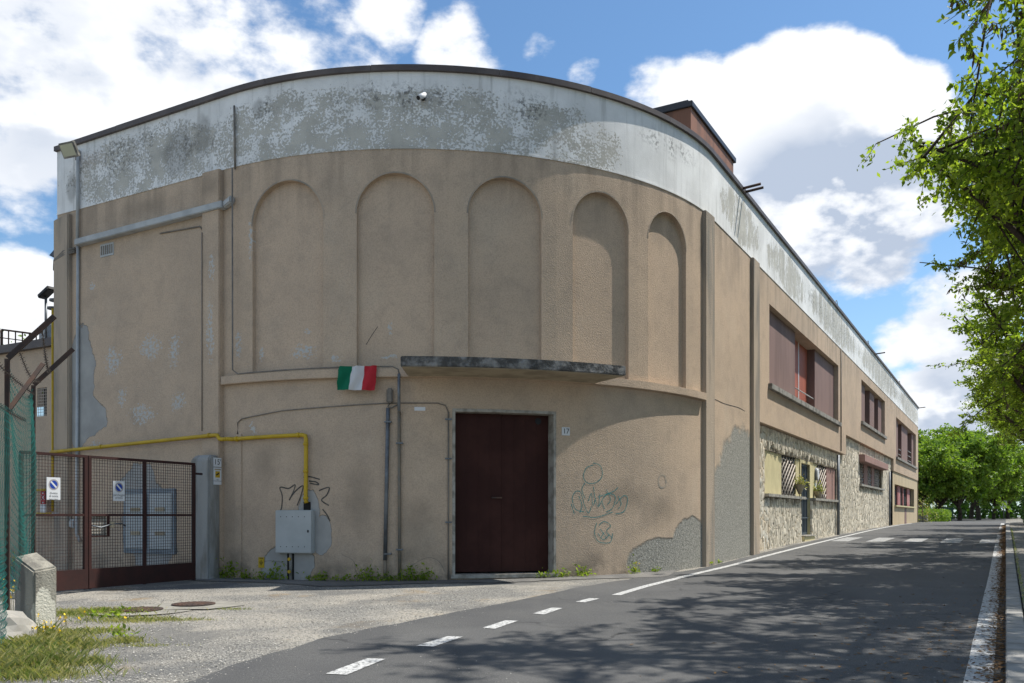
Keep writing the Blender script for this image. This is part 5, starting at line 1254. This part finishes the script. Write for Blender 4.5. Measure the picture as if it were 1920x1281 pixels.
# broad-leaved weeds along the wall foot
Wd = []
for (px, py, r, n, h) in [(405, 1083, .12, 60, .1), (432, 1085, .28, 330, .30), (465, 1088, .2, 160, .14), (500, 1090, .25, 160, .12), (522, 1088, .16, 200, .28), (600, 1095, .25, 190, .12), (650, 1096, .3, 120, .07), (690, 1097, .25, 280, .2), (735, 1098, .22, 150, .10), (770, 1094, .16, 240, .22), (795, 1092, .18, 220, .20), (1015, 1086, .14, 100, .1), (1050, 1086, .16, 120, .12), (1090, 1084, .2, 160, .16), (1186, 1077, .13, 130, .18), (1228, 1075, .1, 60, .08), (1328, 1063, .1, 60, .1), (1345, 1062, .08, 50, .05), (205, 1160, .3, 150, .10), (225, 1200, .15, 90, .10)]:
    s_ = S_of(px); base = Vector(F(s_, 0, .0)) if px > 400 else Vector(gp(px, py)); n = int(n*.55); h *= .75; P = rs.normal(size=(n, 3))*[r*.5, r*.3, .3]
    for p in P:
        if px > 400: q = Vector(F(s_+p[0], 0, .02+abs(p[1])))
        else: q = base+Vector((p[0], p[1], 0))
        Wd.append((q.x, q.y, gz(q.x, q.y)+.02+abs(p[2])*h*2))
leaf_obj(np.array(Wd), .058, M['leaf'], 'weeds', None, rs, -.2, .5, 'stuff', 'green weeds growing along the foot of the wall')
fw_ = []
for (px, py, n, r, h) in [(30, 1165, 26, .5, .55), (15, 1080, 20, .3, .45), (70, 1200, 14, .5, .2), (130, 1175, 8, .5, .12), (1186, 1078, 3, .06, .2)]:
    c = gp(px, py) if px < 400 else F(S_of(px), gz(*F(S_of(px), 0, .1)[:2]), .08)
    for k in range(n): x, y = c[0]+rs.normal()*r*.4, c[1]+rs.normal()*r*.4; fw_.append((x, y, gz(x, y)+h*rs.uniform(.4, 1.0)))
Pp = []
for p in fw_:
    for k in range(4): Pp.append(p)
leaf_obj(np.array(Pp)+rs.normal(size=(len(Pp), 3))*.006, .022, M['petal'], 'flowers', None, rs, -.4, .9, 'stuff', 'tiny yellow wild flowers among the grass')
mb = MB()
for p in fw_: mb.tube([(p[0]+.02, p[1], gz(p[0], p[1])), (p[0]+.01, p[1], (p[2]+gz(p[0], p[1]))/2+.02), p], .0025, 3, cap=False)
mb.build('flower_stems', M['grass'], None, kind='stuff', fixn=False, label='thin stalks of the yellow wild flowers')
# pebbles on the forecourt
n = 4200; oc = np.array([(1, 0, 0), (0, 1, 0), (-1, 0, 0), (0, -1, 0), (0, 0, 1), (0, 0, -1)], float); of = [(0, 1, 4), (1, 2, 4), (2, 3, 4), (3, 0, 4), (1, 0, 5), (2, 1, 5), (3, 2, 5), (0, 3, 5)]
V = []; Fc = []; rsn_ = random.Random(4)
while len(V) < n*6:
    px, py = rsn_.uniform(100, 960), rsn_.uniform(1100, 1281)
    p = gp(px, py); u, v = uv_of(p[0], p[1])
    if v > vL(u)+.12 and rsn_.random() > .04: continue
    if mnoise.noise((p[0]*.9, p[1]*.9, 2)) < -.15 and rsn_.random() < .8: continue
    r = rsn_.uniform(.004, .011); b = len(V); a = rsn_.uniform(0, 6.3)
    for q in oc:
        x, y = q[0]*r*1.3, q[1]*r; V.append((p[0]+x*math.cos(a)-y*math.sin(a), p[1]+x*math.sin(a)+y*math.cos(a), p[2]+r*.3+q[2]*r*.7))
    Fc += [tuple(b+k for k in f) for f in of]
mb = MB(); mb.v = V; mb.f = Fc; mb.sm = [False]*len(Fc)
M['pebble'] = worn('pebble', (.36, .34, .30), (.22, .21, .19), 20, .9, 0, 0, isl=.45); mb.build('pebbles', M['pebble'], None, kind='stuff', fixn=False, label='loose pale pebbles strewn over the forecourt')
# fallen leaves in the gutter
C = []
for k in range(9000):
    u = rs.uniform(3.5, 50)**1.0; v = -abs(rs.normal())*.075-.005
    if mnoise.noise((u*.9, 0, 5)) < -.25 and rs.random() < .6: continue
    C.append((u, v, .02+rs.uniform(0, .03)))
for k in range(900):
    u = 4+abs(rs.normal())*4.5; v = -abs(rs.normal())*.75; C.append((u, v, .014))
for k in range(500):
    u = rs.uniform(24, 50); v = -abs(rs.normal())*.35; C.append((u, v, .014))
for k in range(800): C.append((rs.uniform(4, 50), rs.uniform(.17, 1.3), .10))
C = np.array([GP(u, v, z) for u, v, z in C]); V = leaf_arrays(C, .05, rs, 0, .5); V = V.reshape(-1, 4, 3); V[:, :, 2] = V[:, :1, 2]+(V[:, :, 2]-V[:, :1, 2])*.25; V = V.reshape(-1, 3)
for k in range(len(V)): V[k, 2] = max(V[k, 2], gz(V[k, 0], V[k, 1])+.009)
off = np.array([V[:, 0].mean(), V[:, 1].mean(), V[:, 2].min()]); o = bpy.data.objects.new('leaf_litter', quads_mesh('leaf_litter', V-off, M['litter'])); COL.objects.link(o); o.location = off
tag(o, 'brown fallen leaves gathered in the right-hand gutter', kind='stuff'); OFF[o] = Vector(off)
# moss line in the pavement joint
Mo = np.array([GP(rs.uniform(4, 40), .172+abs(rs.normal())*.02, .09+rs.uniform(0, .012)) for k in range(1800)]); leaf_obj(Mo, .022, M['grass'], 'joint_moss', None, rs, -.3, .5, 'stuff', 'thin line of moss behind the kerb stones')

# ------------------------------------------------------------------ lift everything to the ground datum
for o in sc.objects:
    if o.parent is None: o.location.z += CZ
